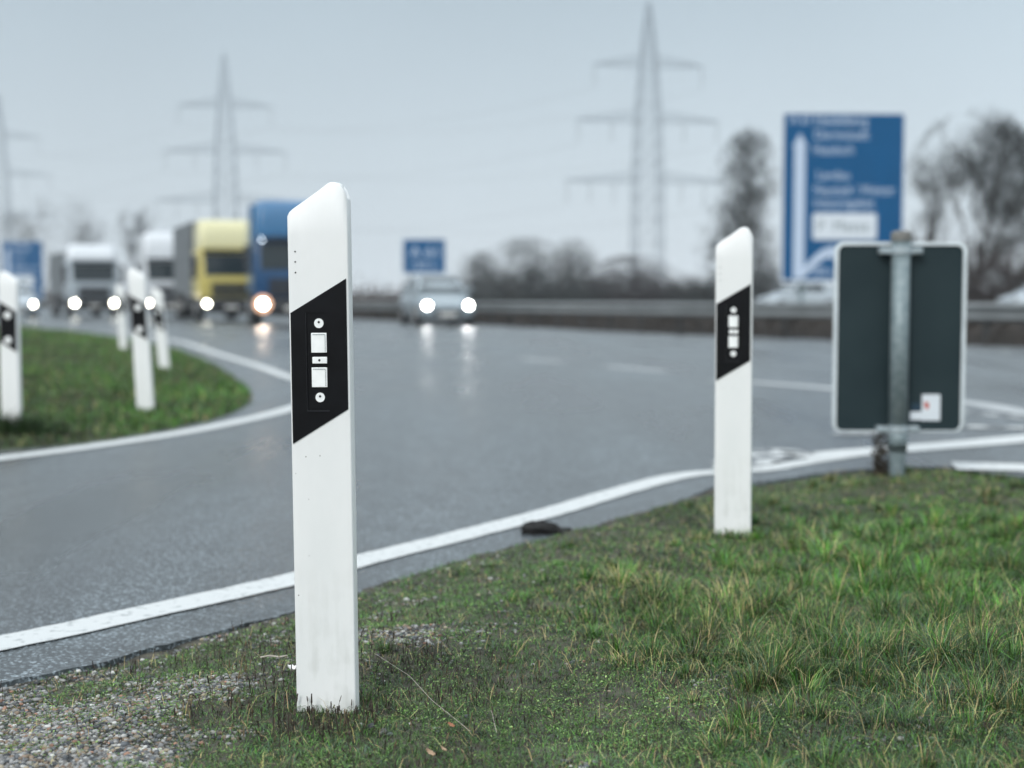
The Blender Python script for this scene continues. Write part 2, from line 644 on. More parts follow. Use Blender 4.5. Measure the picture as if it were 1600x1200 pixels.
# ================================================================== THE SETTING
# ---- edge of the asphalt next to the verge we stand on
edge_px = [(0, 1069), (150, 1036), (283, 1003), (419, 968), (560, 930), (683, 897), (860, 852), (960, 818), (1060, 782), (1115, 762)]
edge = [onz(x, y, 0) for x, y in edge_px]
edge = [Vector((-6.0, -4.0, 0)), Vector((-3.6, -0.4, 0)), Vector((-2.1, 1.75, 0))] + edge + \
       [onz(1190, 752, 0), onz(1340, 733, 0), onz(1480, 730, 0), onz(1600, 744, 0),
        Vector((3.3, 6.0, 0)), Vector((6, 4.6, 0)), Vector((12, 1.0, 0)), Vector((22, -6.0, 0))]
edge2 = resample(smooth_poly(edge, 10), 0.03)
verge_poly = np.vstack([resample(smooth_poly(edge, 10), 0.12), [[22, -12], [-6, -12]]])

# jagged broken edge
seg = np.gradient(edge2, axis=0)
nrm = np.stack([seg[:, 1], -seg[:, 0]], 1)
nrm /= np.linalg.norm(nrm, axis=1)[:, None] + 1e-9
sarc = np.arange(len(edge2)) * 0.03
jag = (fbm(sarc, sarc * 0 + 5, 5.0, 4) - 0.5) * 0.05 + (rng.random(len(edge2)) - 0.5) * 0.014
edgej = edge2 + nrm * jag[:, None]

# ---- guard rail line and far edge of the carriageway
rail_px = [(1600, 543), (1300, 531), (1000, 520), (800, 510), (560, 499)]
rail_pts = [Vector((20, 2, 0)), Vector((13.6, 14.0, 0))] + [onroad(x, y) for x, y in rail_px]
rl = rail_pts[-1]
rail_pts += [Vector((rl.x - 7, rl.y + 16, 0)), Vector((rl.x - 20, rl.y + 42, 0)), Vector((rl.x - 60, rl.y + 110, 0))]
rail_c = resample(smooth_poly(rail_pts, 10), 1.0)

# asphalt sheet
outline = [tuple(p) for p in edgej] + [(24, -6), (24, 1)] + [tuple(p) for p in rail_c] + [(-140, rail_c[-1][1]), (-140, -12), (-12, -12)]
inner = []
ys_rows = [12.0, 74.0, 250.0]
verts2 = [Vector(p) for p in outline]
n0 = len(verts2)
edges_ = [(i, (i + 1) % n0) for i in range(n0)]
for yr in ys_rows[:2]:
    a = len(verts2)
    verts2 += [Vector((-200, yr)), Vector((200, yr))]
    edges_.append((a, a + 1))
ov, oe, of, _, _, _ = delaunay_2d_cdt(verts2, edges_, [], 0, 1e-5)
opoly = np.array(outline)
cen = np.array([[sum(ov[i][0] for i in f) / 3, sum(ov[i][1] for i in f) / 3] for f in of])
isin = poly_sd(cen[:, 0], cen[:, 1], opoly) > 0
Vr = np.array([[p[0], p[1], gz(p[1])] for p in ov])
Fr = np.array([f for f, k in zip(of, isin) if k])
# skirt down the broken edge
ne = len(edgej)
top = np.hstack([edgej, np.zeros((ne, 1))])
bot = np.hstack([edgej - nrm * (-0.018) + (rng.random((ne, 2)) - 0.5) * 0.012, np.full((ne, 1), -0.09)])
base = len(Vr)
Vr = np.vstack([Vr, top, bot])
k = np.arange(ne - 1)
Fs = np.vstack([np.stack([base + k, base + ne + k, base + k + 1], 1), np.stack([base + k + 1, base + ne + k, base + ne + k + 1], 1)])
road = tri_mesh('road', Vr, np.vstack([Fr, Fs]), M['asphalt'])
tag(road, 'damp grey asphalt road curving past the white posts', kind='structure')

# ---- base ground to the horizon
gx = np.concatenate([np.linspace(-3000, -200, 8), np.linspace(-150, 150, 13), np.linspace(200, 3000, 8)])
gy = np.concatenate([[-300, -60, 0, 12], np.linspace(20, 74, 7), [120, 180, 250, 400, 900, 2000, 5000]])
g = grid_mesh('ground', gx, gy, lambda X, Y: gza(Y) - 0.14, M['ground'])
tag(g, 'flat field ground reaching the horizon', kind='structure')

# ---- verge terrain (in front, right)
def verge_z(X, Y):
    d = poly_sd(X, Y, verge_poly)
    s = np.clip(d / 0.55, 0, 1)
    lo = -0.014 + 0.03 * np.clip((Y - 3.2) / 1.2, 0, 1)
    z = lo + (0.045 - lo) * s * s * (3 - 2 * s)
    z = z + (fbm(X, Y, 1.3, 3) - 0.5) * 0.05 * np.clip(d / 0.3, 0, 1) + (fbm(X, Y, 9, 3) - 0.5) * 0.018
    far = np.clip((Y - 4.6) / 2.0, 0, 1)
    z = z - far * 0.035 + 0.026 * np.exp(-((X - 0.75) ** 2 + (Y - 4.55) ** 2) / 0.5)
    return np.where(d < -0.02, -0.065, z)


vx = np.concatenate([np.linspace(-6.5, -2.6, 20), np.arange(-2.5, 3.6, 0.025), np.linspace(3.7, 22, 60)])
vy = np.concatenate([np.linspace(-12, 0.6, 30), np.arange(0.7, 7.6, 0.025)])
vg = grid_mesh('verge', vx, vy, verge_z, M['soil'])
tag(vg, 'mossy roadside verge with patches of gravel', kind='structure')

# ---- island on the left
isl_px = [(-60, 712), (0, 704), (100, 697), (200, 684), (290, 668), (370, 648), (396, 630), (398, 618), (385, 602), (340, 572), (270, 545), (180, 528), (100, 516), (0, 506)]
isl = [onroad(x, y) for x, y in isl_px]
isl = [Vector((-9, 5.0, 0)), Vector((-5.2, 6.0, 0))] + isl + [Vector((-30, 50, 0))]
isl_poly = np.vstack([smooth_poly(isl, 6), [[-60, 70], [-60, 2]]])


def isl_z(X, Y):
    d = poly_sd(X, Y, isl_poly)
    s = np.clip(d / 1.2, 0, 1)
    z = 0.006 + 0.035 * s + (fbm(X, Y, 1.0, 3) - 0.5) * 0.07 * s
    return gza(Y) * 1.0 + np.where(d < 0, -0.10, z)


ix = np.concatenate([np.linspace(-60, -13, 40), np.arange(-12.8, -0.8, 0.10)])
iy = np.concatenate([np.arange(3, 30, 0.10), np.linspace(30.3, 60, 60)])
ig = grid_mesh('grass_island', ix, iy, isl_z, M['islandsoil'])
tag(ig, 'rounded grass island between the two lanes', kind='structure')

# ---- bank behind the guard rail and the opposite carriageway
rc = rail_c
rt = np.gradient(rc, axis=0)
rt /= np.linalg.norm(rt, axis=1)[:, None]
rn = np.stack([rt[:, 1], -rt[:, 0]], 1)      # away from the camera (right/back side)
if (rn[5] @ np.array([1.0, 0.3])) < 0:
    rn = -rn
offs = [(-0.05, 0.004), (0.5, 0.03), (1.6, 0.20), (3.5, 0.46), (6.0, 0.50), (8.5, 0.30), (9.5, 0.10)]
V, F = [], []
for i in range(len(rc)):
    for o_, h_ in offs:
        p = rc[i] + rn[i] * o_
        hz = h_ + (0 if o_ < 0.3 else (float(vnoise(p[0], p[1], 0.5)) - 0.5) * 0.12)
        V.append((p[0], p[1], gz(rc[i][1]) + hz))
no = len(offs)
for i in range(len(rc) - 1):
    for k in range(no - 1):
        F.append((i * no + k, i * no + k + 1, (i + 1) * no + k + 1, (i + 1) * no + k))
bk = tri_mesh('bank', np.array(V), np.array(F), M['bank'], smooth=True)
tag(bk, 'dark brown earth bank under the guard rail', kind='structure')
V, F = [], []
for i in range(len(rc)):
    for o_ in (9.2, 21.5):
        p = rc[i] + rn[i] * o_
        V.append((p[0], p[1], gz(rc[i][1]) + 0.13))
for i in range(len(rc) - 1):
    F.append((i * 2, i * 2 + 1, i * 2 + 3, i * 2 + 2))
oc = tri_mesh('opposite_road', np.array(V), np.array(F), M['asphalt'])
tag(oc, 'grey opposite carriageway beyond the bank', kind='structure')


# ---- painted lines
def ribbon(name, pts, width, m, label, z=0.004, n=8, jit=0.0):
    P = resample(smooth_poly(pts, n), 0.06 if jit else 0.15)
    T = np.gradient(P, axis=0)
    T /= np.linalg.norm(T, axis=1)[:, None] + 1e-9
    Nn = np.stack([-T[:, 1], T[:, 0]], 1)
    wd = np.interp(np.linspace(0, 1, len(P)), np.linspace(0, 1, len(width)), width) if isinstance(width, (list, tuple)) else np.full(len(P), width)
    j1 = (rng.random(len(P)) - 0.5) * jit
    j2 = (rng.random(len(P)) - 0.5) * jit
    A = P + Nn * (wd / 2 + j1)[:, None]
    B = P - Nn * (wd / 2 + j2)[:, None]
    Vv = np.vstack([np.hstack([A, (gza(A[:, 1]) + z)[:, None]]), np.hstack([B, (gza(B[:, 1]) + z)[:, None]])])
    k = np.arange(len(P) - 1)
    Ff = np.stack([k, k + len(P), k + len(P) + 1, k + 1], 1)
    o = tri_mesh(name, Vv, Ff, m)
    tag(o, label, kind='structure')
    return o


def pxl(l):
    return [onroad(x, y) for x, y in l]


near = pxl([(0, 1007), (230, 957), (460, 906), (560, 878), (700, 843), (850, 804), (960, 771), (1040, 749), (1085, 741), (1130, 738), (1190, 734), (1262, 722), (1330, 712)])
near = [Vector((-5.0, -1.6, 0)), Vector((-3.35, 0.75, 0)), Vector((-2.2, 2.28, 0))] + near
ribbon('edge_line', near, 0.135, M['paint'], 'solid white edge line along the near side of the slip road', jit=0.006)
isl_line = pxl([(-400, 757), (-200, 738), (0, 717), (200, 690), (330, 668), (440, 643), (500, 622), (512, 612), (500, 602), (450, 589), (400, 571), (340, 553), (280, 534), (200, 519)])
ribbon('edge_line', isl_line, 0.15, M['paint'], 'white line bending round the tip of the grass island', z=0.0045)
ribbon('worn_line', pxl([(1130, 738), (1180, 716), (1225, 707), (1262, 712)]), [0.10, 0.30, 0.34, 0.12], M['paint_worn'], 'scuffed white paint patch just behind the second post', z=0.0075, jit=0.02)
ribbon('gore_line', pxl([(1255, 716), (1340, 708), (1513, 694), (1600, 686), (1800, 668), (2100, 640)]), 0.27, M['paint'], 'broad white gore line passing behind the dark sign', z=0.005, jit=0.004)
ribbon('gore_line', pxl([(1310, 680), (1390, 674), (1513, 668), (1620, 670), (1800, 676)]), 0.17, M['paint_worn'], 'faded white line crossing behind the foot of the dark sign', z=0.0062)
ribbon('gore_line', pxl([(1490, 729), (1600, 732), (1750, 742)]), 0.30, M['paint'], 'short thick white bar at the right edge behind the grass', z=0.0058, jit=0.02)
ribbon('lane_line', pxl([(1110, 595), (1175, 598), (1300, 608), (1513, 630), (1600, 645), (1900, 690)]), 0.25, M['paint_faint'], 'long white line running across the road to the right', z=0.0047)
ribbon('lane_line', pxl([(1470, 640), (1600, 655), (1850, 700)]), 0.15, M['paint_worn'], 'thin faded line below the long white line at the right', z=0.0041)
for a, b in (((815, 561), (890, 567)), ((948, 573), (1042, 581))):
    ribbon('lane_dash', [onroad(*a), onroad(*b)], 0.2, M['paint_faint'], 'white lane dash ' + ('left' if a[0] < 900 else 'right') + ' of the pair in the middle of the road', z=0.0047)
ribbon('edge_line', pxl([(1700, 556), (1500, 545), (1300, 538), (1000, 526), (800, 516), (560, 504)]), 0.2, M['paint_worn'], 'faded white edge line at the foot of the guard rail', z=0.004)


# ================================================================== GRASS
def blades(name, P, H, W, C, bend=0.5, yaw=None, parent=None, tipc=None):
    """P (n,3) roots; H height; W width; C (n,3); bend horizontal lean as share of height (array ok)"""
    n = len(P)
    yaw = rng.random(n) * 2 * np.pi if yaw is None else yaw
    lean = rng.random(n) * 2 * np.pi if np.isscalar(bend) or True else 0
    ld = np.stack([np.cos(yaw + 0.5 * (lean - np.pi) * 0.3), np.sin(yaw), np.zeros(n)], 1)
    wd = np.stack([-np.sin(yaw), np.cos(yaw), np.zeros(n)], 1)
    b = np.asarray(bend) * (0.4 + 1.0 * rng.random(n))
    up = np.array([0, 0, 1.0])
    V = np.empty((n, 5, 3))
    mid = P + ld * (H * b * 0.35)[:, None] + up * (H * 0.55)[:, None]
    tip = P + ld * (H * b)[:, None] + up * (H * np.sqrt(np.clip(1 - 0.35 * b * b, 0.15, 1)))[:, None]
    V[:, 0] = P - wd * (W / 2)[:, None]
    V[:, 1] = P + wd * (W / 2)[:, None]
    V[:, 2] = mid - wd * (W * 0.42)[:, None]
    V[:, 3] = mid + wd * (W * 0.42)[:, None]
    V[:, 4] = tip
    i = np.arange(n)[:, None] * 5
    F = np.concatenate([i + np.array([[0, 1, 3]]), i + np.array([[0, 3, 2]]), i + np.array([[2, 3, 4]])], 0)
    CC = np.repeat(C[:, None, :], 5, 1)
    if tipc is not None:
        CC[:, 4] = tipc
    return tri_mesh(name, V.reshape(-1, 3), F, M['veg'], CC.reshape(-1, 3), parent=parent)


PAL = np.array([
    (0.066, 0.190, 0.022),    # 0 vivid green
    (0.100, 0.190, 0.055),    # 1 moss
    (0.330, 0.285, 0.130),    # 2 straw
    (0.065, 0.048, 0.034),    # 3 brown
    (0.065, 0.120, 0.070),    # 4 blue green
    (0.026, 0.055, 0.016),    # 5 dark green
])
# control points of the verge: px, py, height, weights of the palette, cover, gravel, stalks
CP = [
    (60, 1180, .008, (0, 5, 1, 1, 1, 2), .25, 1.0, 0), (200, 1190, .008, (0, 5, 1, 1, 1, 2), .25, 1.0, 0), (330, 1190, .016, (1, 5, 1, 2, 2, 3), 1.2, .12, 0),
    (30, 1100, .010, (1, 6, 1, 1, 1, 2), .6, .8, 0), (170, 1090, .008, (1, 6, 1, 1, 1, 2), .3, 1.0, 0), (110, 1060, .014, (2, 6, 1, 1, 1, 3), 1.1, .3, .1),
    (300, 1085, .010, (1, 6, 1, 1, 1, 2), .7, .62, .1), (240, 1040, .018, (2, 5, 1, 2, 1, 3), 1.2, .25, .5), (360, 1000, .014, (2, 5, 1, 1, 1, 3), 1.1, .3, .7),
    (420, 1045, .012, (1, 4, 1, 2, 1, 3), 1.0, .32, .9), (380, 1120, .022, (1, 4, 1, 3, 2, 4), 1.3, .1, .8),
    (500, 1120, .024, (1, 3, 1, 4, 2, 4), 1.4, .02, 1.0), (620, 1050, .024, (0, 2, 1, 6, 1, 3), 1.4, .05, 1.2), (700, 1070, .022, (1, 4, 1, 4, 2, 3), 1.4, 0, .7),
    (450, 1180, .020, (1, 5, 1, 2, 2, 4), 1.4, 0, .3), (630, 1012, .008, (1, 6, 1, 1, 0, 2), .35, .95, .1), (720, 1012, .014, (2, 5, 1, 1, 1, 3), 1.2, .1, .2), (600, 1035, .02, (1, 3, 1, 4, 1, 3), 1.3, .1, 1.0), (640, 940, .014, (2, 5, 1, 1, 1, 3), 1.1, .3, .2),
    (620, 975, .012, (2, 7, 1, 1, 0, 2), 1.2, .1, .6), (740, 940, .020, (4, 5, 0, 1, 1, 3), 1.3, 0, 0), (760, 985, .018, (3, 5, 1, 1, 1, 3), 1.3, .08, .2), (870, 960, .022, (2, 3, 2, 2, 1, 3), 1.2, .2, .2),
    (700, 1150, .012, (2, 8, 1, 1, 2, 2), 1.6, 0, .3), (820, 1100, .014, (2, 8, 1, 1, 2, 2), 1.6, 0, .25), (900, 1160, .012, (2, 9, 1, 1, 2, 2), 1.6, 0, .1), (1000, 1130, .016, (2, 7, 2, 1, 2, 2), 1.5, 0, .1),
    (860, 1030, .026, (3, 4, 2, 2, 2, 3), 1.4, 0, .1), (1000, 1040, .044, (3, 2, 4, 2, 3, 4), 1.5, 0, 0), (960, 960, .045, (3, 1, 4, 3, 2, 4), 1.4, 0, 0),
    (1150, 1040, .058, (3, 2, 5, 2, 3, 4), 1.5, 0, 0), (1100, 960, .050, (4, 1, 5, 2, 2, 4), 1.5, 0, 0), (1300, 1050, .055, (4, 1, 3, 2, 4, 4), 1.5, 0, 0),
    (1500, 1020, .055, (5, 1, 3, 2, 4, 4), 1.5, 0, 0), (1450, 920, .052, (9, 1, 1, 1, 2, 3), 1.5, 0, 0), (1300, 900, .045, (8, 1, 2, 1, 2, 3), 1.5, 0, 0), (1150, 890, .036, (5, 1, 3, 3, 1, 3), 1.4, 0, 0),
    (1000, 880, .030, (2, 1, 3, 4, 2, 5), 1.3, 0, 0), (900, 880, .024, (4, 3, 1, 2, 2, 5), 1.3, 0, 0), (900, 838, .020, (2, 2, 1, 3, 2, 6), 1.2, 0, 0), (1050, 810, .024, (1, 1, 1, 3, 1, 7), 1.3, 0, 0),
    (1250, 800, .026, (4, 2, 2, 3, 2, 4), 1.2, 0, 0), (1250, 760, .024, (2, 2, 2, 3, 1, 5), 1.2, 0, 0), (1400, 760, .026, (4, 2, 3, 3, 1, 4), 1.2, 0, 0), (1550, 780, .028, (6, 2, 2, 3, 1, 4), 1.2, 0, 0), (1500, 840, .040, (8, 1, 1, 2, 1, 4), 1.4, 0, 0),
    (1550, 1130, .045, (2, 2, 3, 4, 4, 5), 1.5, 0, .1), (1400, 1160, .035, (3, 3, 2, 3, 4, 4), 1.5, 0, .1), (1200, 1150, .030, (3, 4, 3, 2, 4, 3), 1.5, 0, .1), (1300, 1230, .03, (3, 4, 2, 2, 4, 3), 1.5, 0, 0),
]
cpw = np.array([list(onz(c[0], c[1], 0.03))[:2] for c in CP])
cpv = np.array([[c[2], *(np.array(c[3]) * (1.25, 1, .62, .8, 1.25, 1.35) / sum(np.array(c[3]) * (1.25, 1, .62, .8, 1.25, 1.35))), c[4], c[5], c[6]] for c in CP])


def field(x, y):
    d2 = (x[:, None] - cpw[None, :, 0]) ** 2 + (y[:, None] - cpw[None, :, 1]) ** 2
    wgt = 1.0 / (d2 + 0.004) ** 2
    wgt /= wgt.sum(1)[:, None]
    return wgt @ cpv


def sample_verge(n, ynear=1.6, yfar=7.4, power=1.6, margin=0.30):
    """points on the verge, denser close to the camera"""
    u = rng.random(n)
    a = 1 - power
    y = (ynear ** a + u * (yfar ** a - ynear ** a)) ** (1 / a)
    x = (rng.random(n) * 2 - 1) * (y * 0.36 + margin)
    return x, y


def pick(fw):
    c = np.cumsum(fw, 1)
    c /= c[:, -1:]
    return (rng.random(len(fw))[:, None] > c).sum(1)


def colours(idx, bright=1.0, j=0.25):
    c = PAL[idx] * (1 + (rng.random((len(idx), 1)) - 0.5) * 2 * j) * (1 + (rng.random((len(idx), 3)) - 0.5) * 0.22)
    return c * bright


# short sward and moss
x, y = sample_verge(470000, power=1.5)
y2 = 1.8 + 5.4 * rng.random(110000)      # thinner sward outside the frame, for other viewpoints
x2 = y2 * 0.36 + 0.3 + rng.random(110000) * 1.8
x, y = np.concatenate([x, x2]), np.concatenate([y, y2])
f = field(x, y)
d = poly_sd(x, y, verge_poly)
patch = fbm(x, y, 6.5, 4)
cover = f[:, 7] * np.clip((patch - 0.40 + 0.35 * (f[:, 7] - 0.5)) * 9, 0, 1)
keep = (rng.random(len(x)) < cover * (1 - .45 * np.clip(f[:, 8], 0, 1))) & (d > 0.02 + (fbm(x, y, 5, 2) - 0.5) * 0.16)
x, y, f, d = x[keep], y[keep], f[keep], d[keep]
z = verge_z(x, y) - 0.002
tone = (0.35 + 1.25 * fbm(x, y, 4.1, 4)) * (0.75 + 0.5 * rng.random(len(x)))
H = (0.005 + 0.42 * f[:, 0]) * (0.35 + 1.0 * rng.random(len(x))) * (0.6 + 0.9 * fbm(x + 9, y, 4.0, 3))
W = 0.0007 + 0.0010 * rng.random(len(x)) ** 2 + 0.015 * H + np.clip(y - 3.2, 0, 9) * 0.0006
C = colours(pick(f[:, 1:7])) * tone[:, None]
o = blades('short_grass', np.stack([x, y, z], 1), H, W, C, bend=0.5 + 1.3 * rng.random(len(x)))
tag(o, 'short mossy grass covering the roadside verge', 'grass', kind='stuff')

# moss and tiny rosette leaves: small faces lying at all tilts
x, y = sample_verge(420000, ynear=1.9, yfar=6.0, power=2.3, margin=0.15)
f = field(x, y)
d = poly_sd(x, y, verge_poly)
mp_ = fbm(x + 3, y, 8.0, 4)
keep = (rng.random(len(x)) < np.clip((f[:, 2] * 2.4 + 0.12) * np.clip((mp_ - 0.36) * 7, 0, 1) * np.clip((fbm(x, y, 26, 3) - .33) * 6, .12, 1) * (1 - 0.8 * np.clip(f[:, 8] * 1.2 - (mp_ - .5) * 4, 0, 1)), 0, 1)) & (d > 0.015)
x, y, f, mp_ = x[keep], y[keep], f[keep], mp_[keep]
n = len(x)
sz = 0.0008 + 0.0019 * rng.random(n) ** 3 + np.clip(y - 3, 0, 9) * 0.0004
a = rng.normal(0, 1, (n, 3)) * np.array([1, 1, .55])
a /= np.linalg.norm(a, axis=1)[:, None]
b = rng.normal(0, 1, (n, 3)) * np.array([1, 1, .55])
b -= a * (a * b).sum(1)[:, None]
b /= np.linalg.norm(b, axis=1)[:, None]
P_ = np.stack([x, y, verge_z(x, y) + 0.001 + rng.random(n) * (0.004 + 0.30 * f[:, 0])], 1)
a *= sz[:, None] * 1.5
b *= sz[:, None] * .7
V_ = np.stack([P_ - a, P_ + b, P_ + a, P_ - b], 1).reshape(-1, 3)
mi = rng.choice(4, n, p=[.50, .22, .18, .10])
mc = np.array([(.13, .235, .065), (.21, .31, .11), (.045, .11, .04), (.13, .115, .06)])[mi] * (.5 + .9 * rng.random((n, 1))) * (.5 + 1.0 * fbm(x, y, 5.0, 3))[:, None]
o = tri_mesh('moss', V_, np.arange(n * 4).reshape(-1, 4), M['veg'], np.repeat(mc, 4, 0))
tag(o, 'bright green moss and tiny leaves low on the verge', 'moss', kind='stuff')

# long tufted grass
tx, ty = sample_verge(4600, power=1.4, margin=1.2)
tf = field(tx, ty)
td = poly_sd(tx, ty, verge_poly)
tk = (rng.random(len(tx)) < np.clip((tf[:, 0] - 0.018) / 0.035, 0.0, 1)) & (td > 0.10)
tx, ty, tf = tx[tk], ty[tk], tf[tk]
nb = 115
cnt = len(tx)
rad = 0.014 + 0.045 * rng.random(cnt)
ang = rng.random((cnt, nb)) * 2 * np.pi
rr = rng.random((cnt, nb)) ** 0.7
bx = (tx[:, None] + np.cos(ang) * rr * rad[:, None]).ravel()
by = (ty[:, None] + np.sin(ang) * rr * rad[:, None]).ravel()
hh = np.repeat(tf[:, 0] * (0.50 + 1.15 * rng.random(cnt)), nb) * (0.45 + 0.95 * rng.random(cnt * nb))
fw = np.repeat(tf[:, 1:7], nb, 0) + np.repeat(rng.random((cnt, 6)) ** 4 * 0.5, nb, 0)
CC = colours(pick(fw), j=.45) * (0.50 + 1.15 * fbm(bx, by, 3.6, 3))[:, None] * np.repeat(.6 + .9 * rng.random(cnt), nb)[:, None]
bz = verge_z(bx, by) - 0.003
WW = 0.0007 + 0.0012 * rng.random(len(bx)) + np.clip(by - 3.4, 0, 9) * 0.0005
o = blades('long_grass', np.stack([bx, by, bz], 1), hh, WW, CC, bend=np.repeat(0.6 + 0.8 * rng.random(cnt), nb) * (0.3 + 0.9 * rr.ravel()), yaw=ang.ravel())
tag(o, 'long tufted green and straw grass on the right of the verge', 'grass', kind='stuff')

# straw laid flat through the long grass
x, y = sample_verge(16000, power=1.5)
f = field(x, y)
d = poly_sd(x, y, verge_poly)
keep = (rng.random(len(x)) < 0.10 + f[:, 3] * 2.0) & (d > 0.08)
x, y, f = x[keep], y[keep], f[keep]
H = 0.012 + f[:, 0] * (0.5 + rng.random(len(x)))
o = blades('straw', np.stack([x, y, verge_z(x, y) + 0.004 + H * 0.25], 1), H, np.full(len(x), 0.0009) + np.clip(y - 3.4, 0, 9) * 0.0004, colours(np.full(len(x), 2), 1.15, 0.35), bend=1.7)
tag(o, 'dry straw coloured blades lying in the verge grass', 'grass', kind='stuff')

# dark seed stalks
x, y = sample_verge(15000, power=1.8, margin=0.1)
f = field(x, y)
d = poly_sd(x, y, verge_poly)
keep = (rng.random(len(x)) < f[:, 9] * 0.80) & (d > 0.04)
px_, py_ = x[keep], y[keep]
# a ring of them at the foot of the near post
fx, fy = at(512, 1105, 2.71).x, 2.70
ex = fx + (rng.random(64) - 0.5) * 0.20
ey = fy - 0.045 - rng.random(64) * 0.10
px_, py_ = np.concatenate([px_, ex]), np.concatenate([py_, ey])
pz_ = verge_z(px_, py_)
mb = MB()
Cs = []
for a, b, c in zip(px_, py_, pz_):
    h = rnd.uniform(0.016, 0.040) * (1.25 if abs(a - fx) < .1 and abs(b - fy) < .16 else 1)
    lx, ly = rnd.gauss(0, .006), rnd.gauss(0, .006)
    hl = h * rnd.uniform(0.25, 0.6)
    r0 = rnd.uniform(0.0008, 0.0020)
    mb.tube([(a, b, c - .002), (a + lx * .6, b + ly * .6, c + h - hl), (a + lx * .7, b + ly * .7, c + h - hl * .7), (a + lx, b + ly, c + h)],
            [0.0005, 0.0005, r0, r0 * .6], 5)
    t_ = rnd.uniform(0.5, 1.5)
    cc = (0.045 * t_, 0.034 * t_, 0.028 * t_) if rnd.random() < .8 else (0.16 * t_, 0.12 * t_, 0.07 * t_)
    Cs += [cc] * 20
o = mb.build('seed_stalks', M['veg'])
ca = o.data.color_attributes.new('Col', 'FLOAT_COLOR', 'POINT')
ca.data.foreach_set('color', np.hstack([np.array(Cs), np.ones((len(Cs), 1))]).astype(np.float32).ravel())
tag(o, 'short dark brown seed stalks standing round the foot of the near post', 'plants', kind='stuff')

# gravel
ico_v = []
ph = (1 + 5 ** .5) / 2
for a, b in ((-1, ph), (1, ph), (-1, -ph), (1, -ph)):
    ico_v.append((a, b, 0))
for a, b in ((-1, ph), (1, ph), (-1, -ph), (1, -ph)):
    ico_v.append((0, a, b))
for a, b in ((ph, -1), (ph, 1), (-ph, -1), (-ph, 1)):
    ico_v.append((a, 0, b))
ico_v = np.array(ico_v) / math.sqrt(1 + ph * ph)
ico_f = np.array([(0, 11, 5), (0, 5, 1), (0, 1, 7), (0, 7, 10), (0, 10, 11), (1, 5, 9), (5, 11, 4), (11, 10, 2), (10, 7, 6), (7, 1, 8), (3, 9, 4), (3, 4, 2), (3, 2, 6), (3, 6, 8), (3, 8, 9), (4, 9, 5), (2, 4, 11), (6, 2, 10), (8, 6, 7), (9, 8, 1)])
x, y = sample_verge(230000, ynear=1.9, yfar=4.8, power=2.6, margin=.12)
f = field(x, y)
d = poly_sd(x, y, verge_poly)
gp = np.clip(f[:, 8] * 1.45 - 0.20 + (fbm(x, y, 9, 3) - 0.5) * 1.5, 0.0, 1)
edgeg = np.exp(-((d - 0.05) / 0.05) ** 2) * 0.35
keep = (rng.random(len(x)) < np.maximum(gp, edgeg) * 0.9) & (d > 0.0)
x, y = x[keep], y[keep]
n = len(x)
s = 0.0016 + 0.0050 * rng.random(n) ** 2.6 + (rng.random(n) < 0.012) * 0.003
sc3 = np.stack([s * (0.8 + .7 * rng.random(n)), s * (0.7 + .5 * rng.random(n)), s * (0.45 + .4 * rng.random(n))], 1)
an = rng.random(n) * 2 * np.pi
base_v = ico_v[None] * (1 + (rng.random((n, 12, 1)) - .5) * .35) * sc3[:, None, :]
ca_, sa_ = np.cos(an)[:, None], np.sin(an)[:, None]
vx_ = base_v[..., 0] * ca_ - base_v[..., 1] * sa_
vy_ = base_v[..., 0] * sa_ + base_v[..., 1] * ca_
V = np.stack([vx_ + x[:, None], vy_ + y[:, None], base_v[..., 2] + (verge_z(x, y) + s * 0.25)[:, None]], 2).reshape(-1, 3)
F = (np.arange(n)[:, None, None] * 12 + ico_f[None]).reshape(-1, 3)
stone_pal = np.array([(.22, .22, .22), (.10, .11, .12), (.34, .34, .33), (.48, .48, .46), (.24, .18, .13), (.30, .17, .12), (.05, .055, .06), (.30, .26, .19)])
si = rng.choice(8, n, p=[.24, .18, .18, .07, .12, .04, .10, .07])
sc_ = stone_pal[si] * (0.40 + .75 * rng.random((n, 1)))
o = tri_mesh('gravel', V, F, M['stone'], np.repeat(sc_, 12, 0), smooth=True)
tag(o, 'loose multicoloured gravel showing through the moss at lower left', 'gravel', kind='stuff')

# island grass
n = 150000
y = 6.0 + (rng.random(n) ** 1.6) * 32
x = -(y * 0.14) - rng.random(n) * (y * 0.32)
d = poly_sd(x, y, isl_poly)
keep = d > 0.04
x, y, d = x[keep], y[keep], d[keep]
P = np.stack([x, y, isl_z(x, y) - 0.005], 1)
t_ = fbm(x, y, 0.9, 4)
idx = pick(np.stack([1.4 * t_, 0.30 + 0 * t_, 0.10 + 0.1 * (1 - t_), 0.25 + 0.5 * (1 - t_), 0.1 + 0 * t_, 0.5 + 0 * t_], 1))
C = colours(idx) * (0.35 + 1.15 * t_)[:, None]
H = (0.015 + 0.04 * rng.random(len(x))) * (0.6 + t_)
o = blades('island_grass', P, H, 0.004 + 0.0005 * y, C, bend=0.8)
tag(o, 'green and brown grass growing on the left road island', 'grass', kind='stuff')
# longer grass round the foot of the second post
n = 420
p2 = at(1145, 842, 4.58)
x = p2.x + rng.normal(0, 0.07, n)
y = p2.y - 0.045 + rng.normal(0, 0.035, n)
o = blades('post_foot_grass', np.stack([x, y, verge_z(x, y)], 1), 0.012 + 0.03 * rng.random(n), np.full(n, 0.0022), colours(rng.choice(6, n, p=[.3, .1, .15, .1, .15, .2])), bend=0.7)
tag(o, 'longer grass blades round the foot of the second white post', 'grass', kind='stuff')
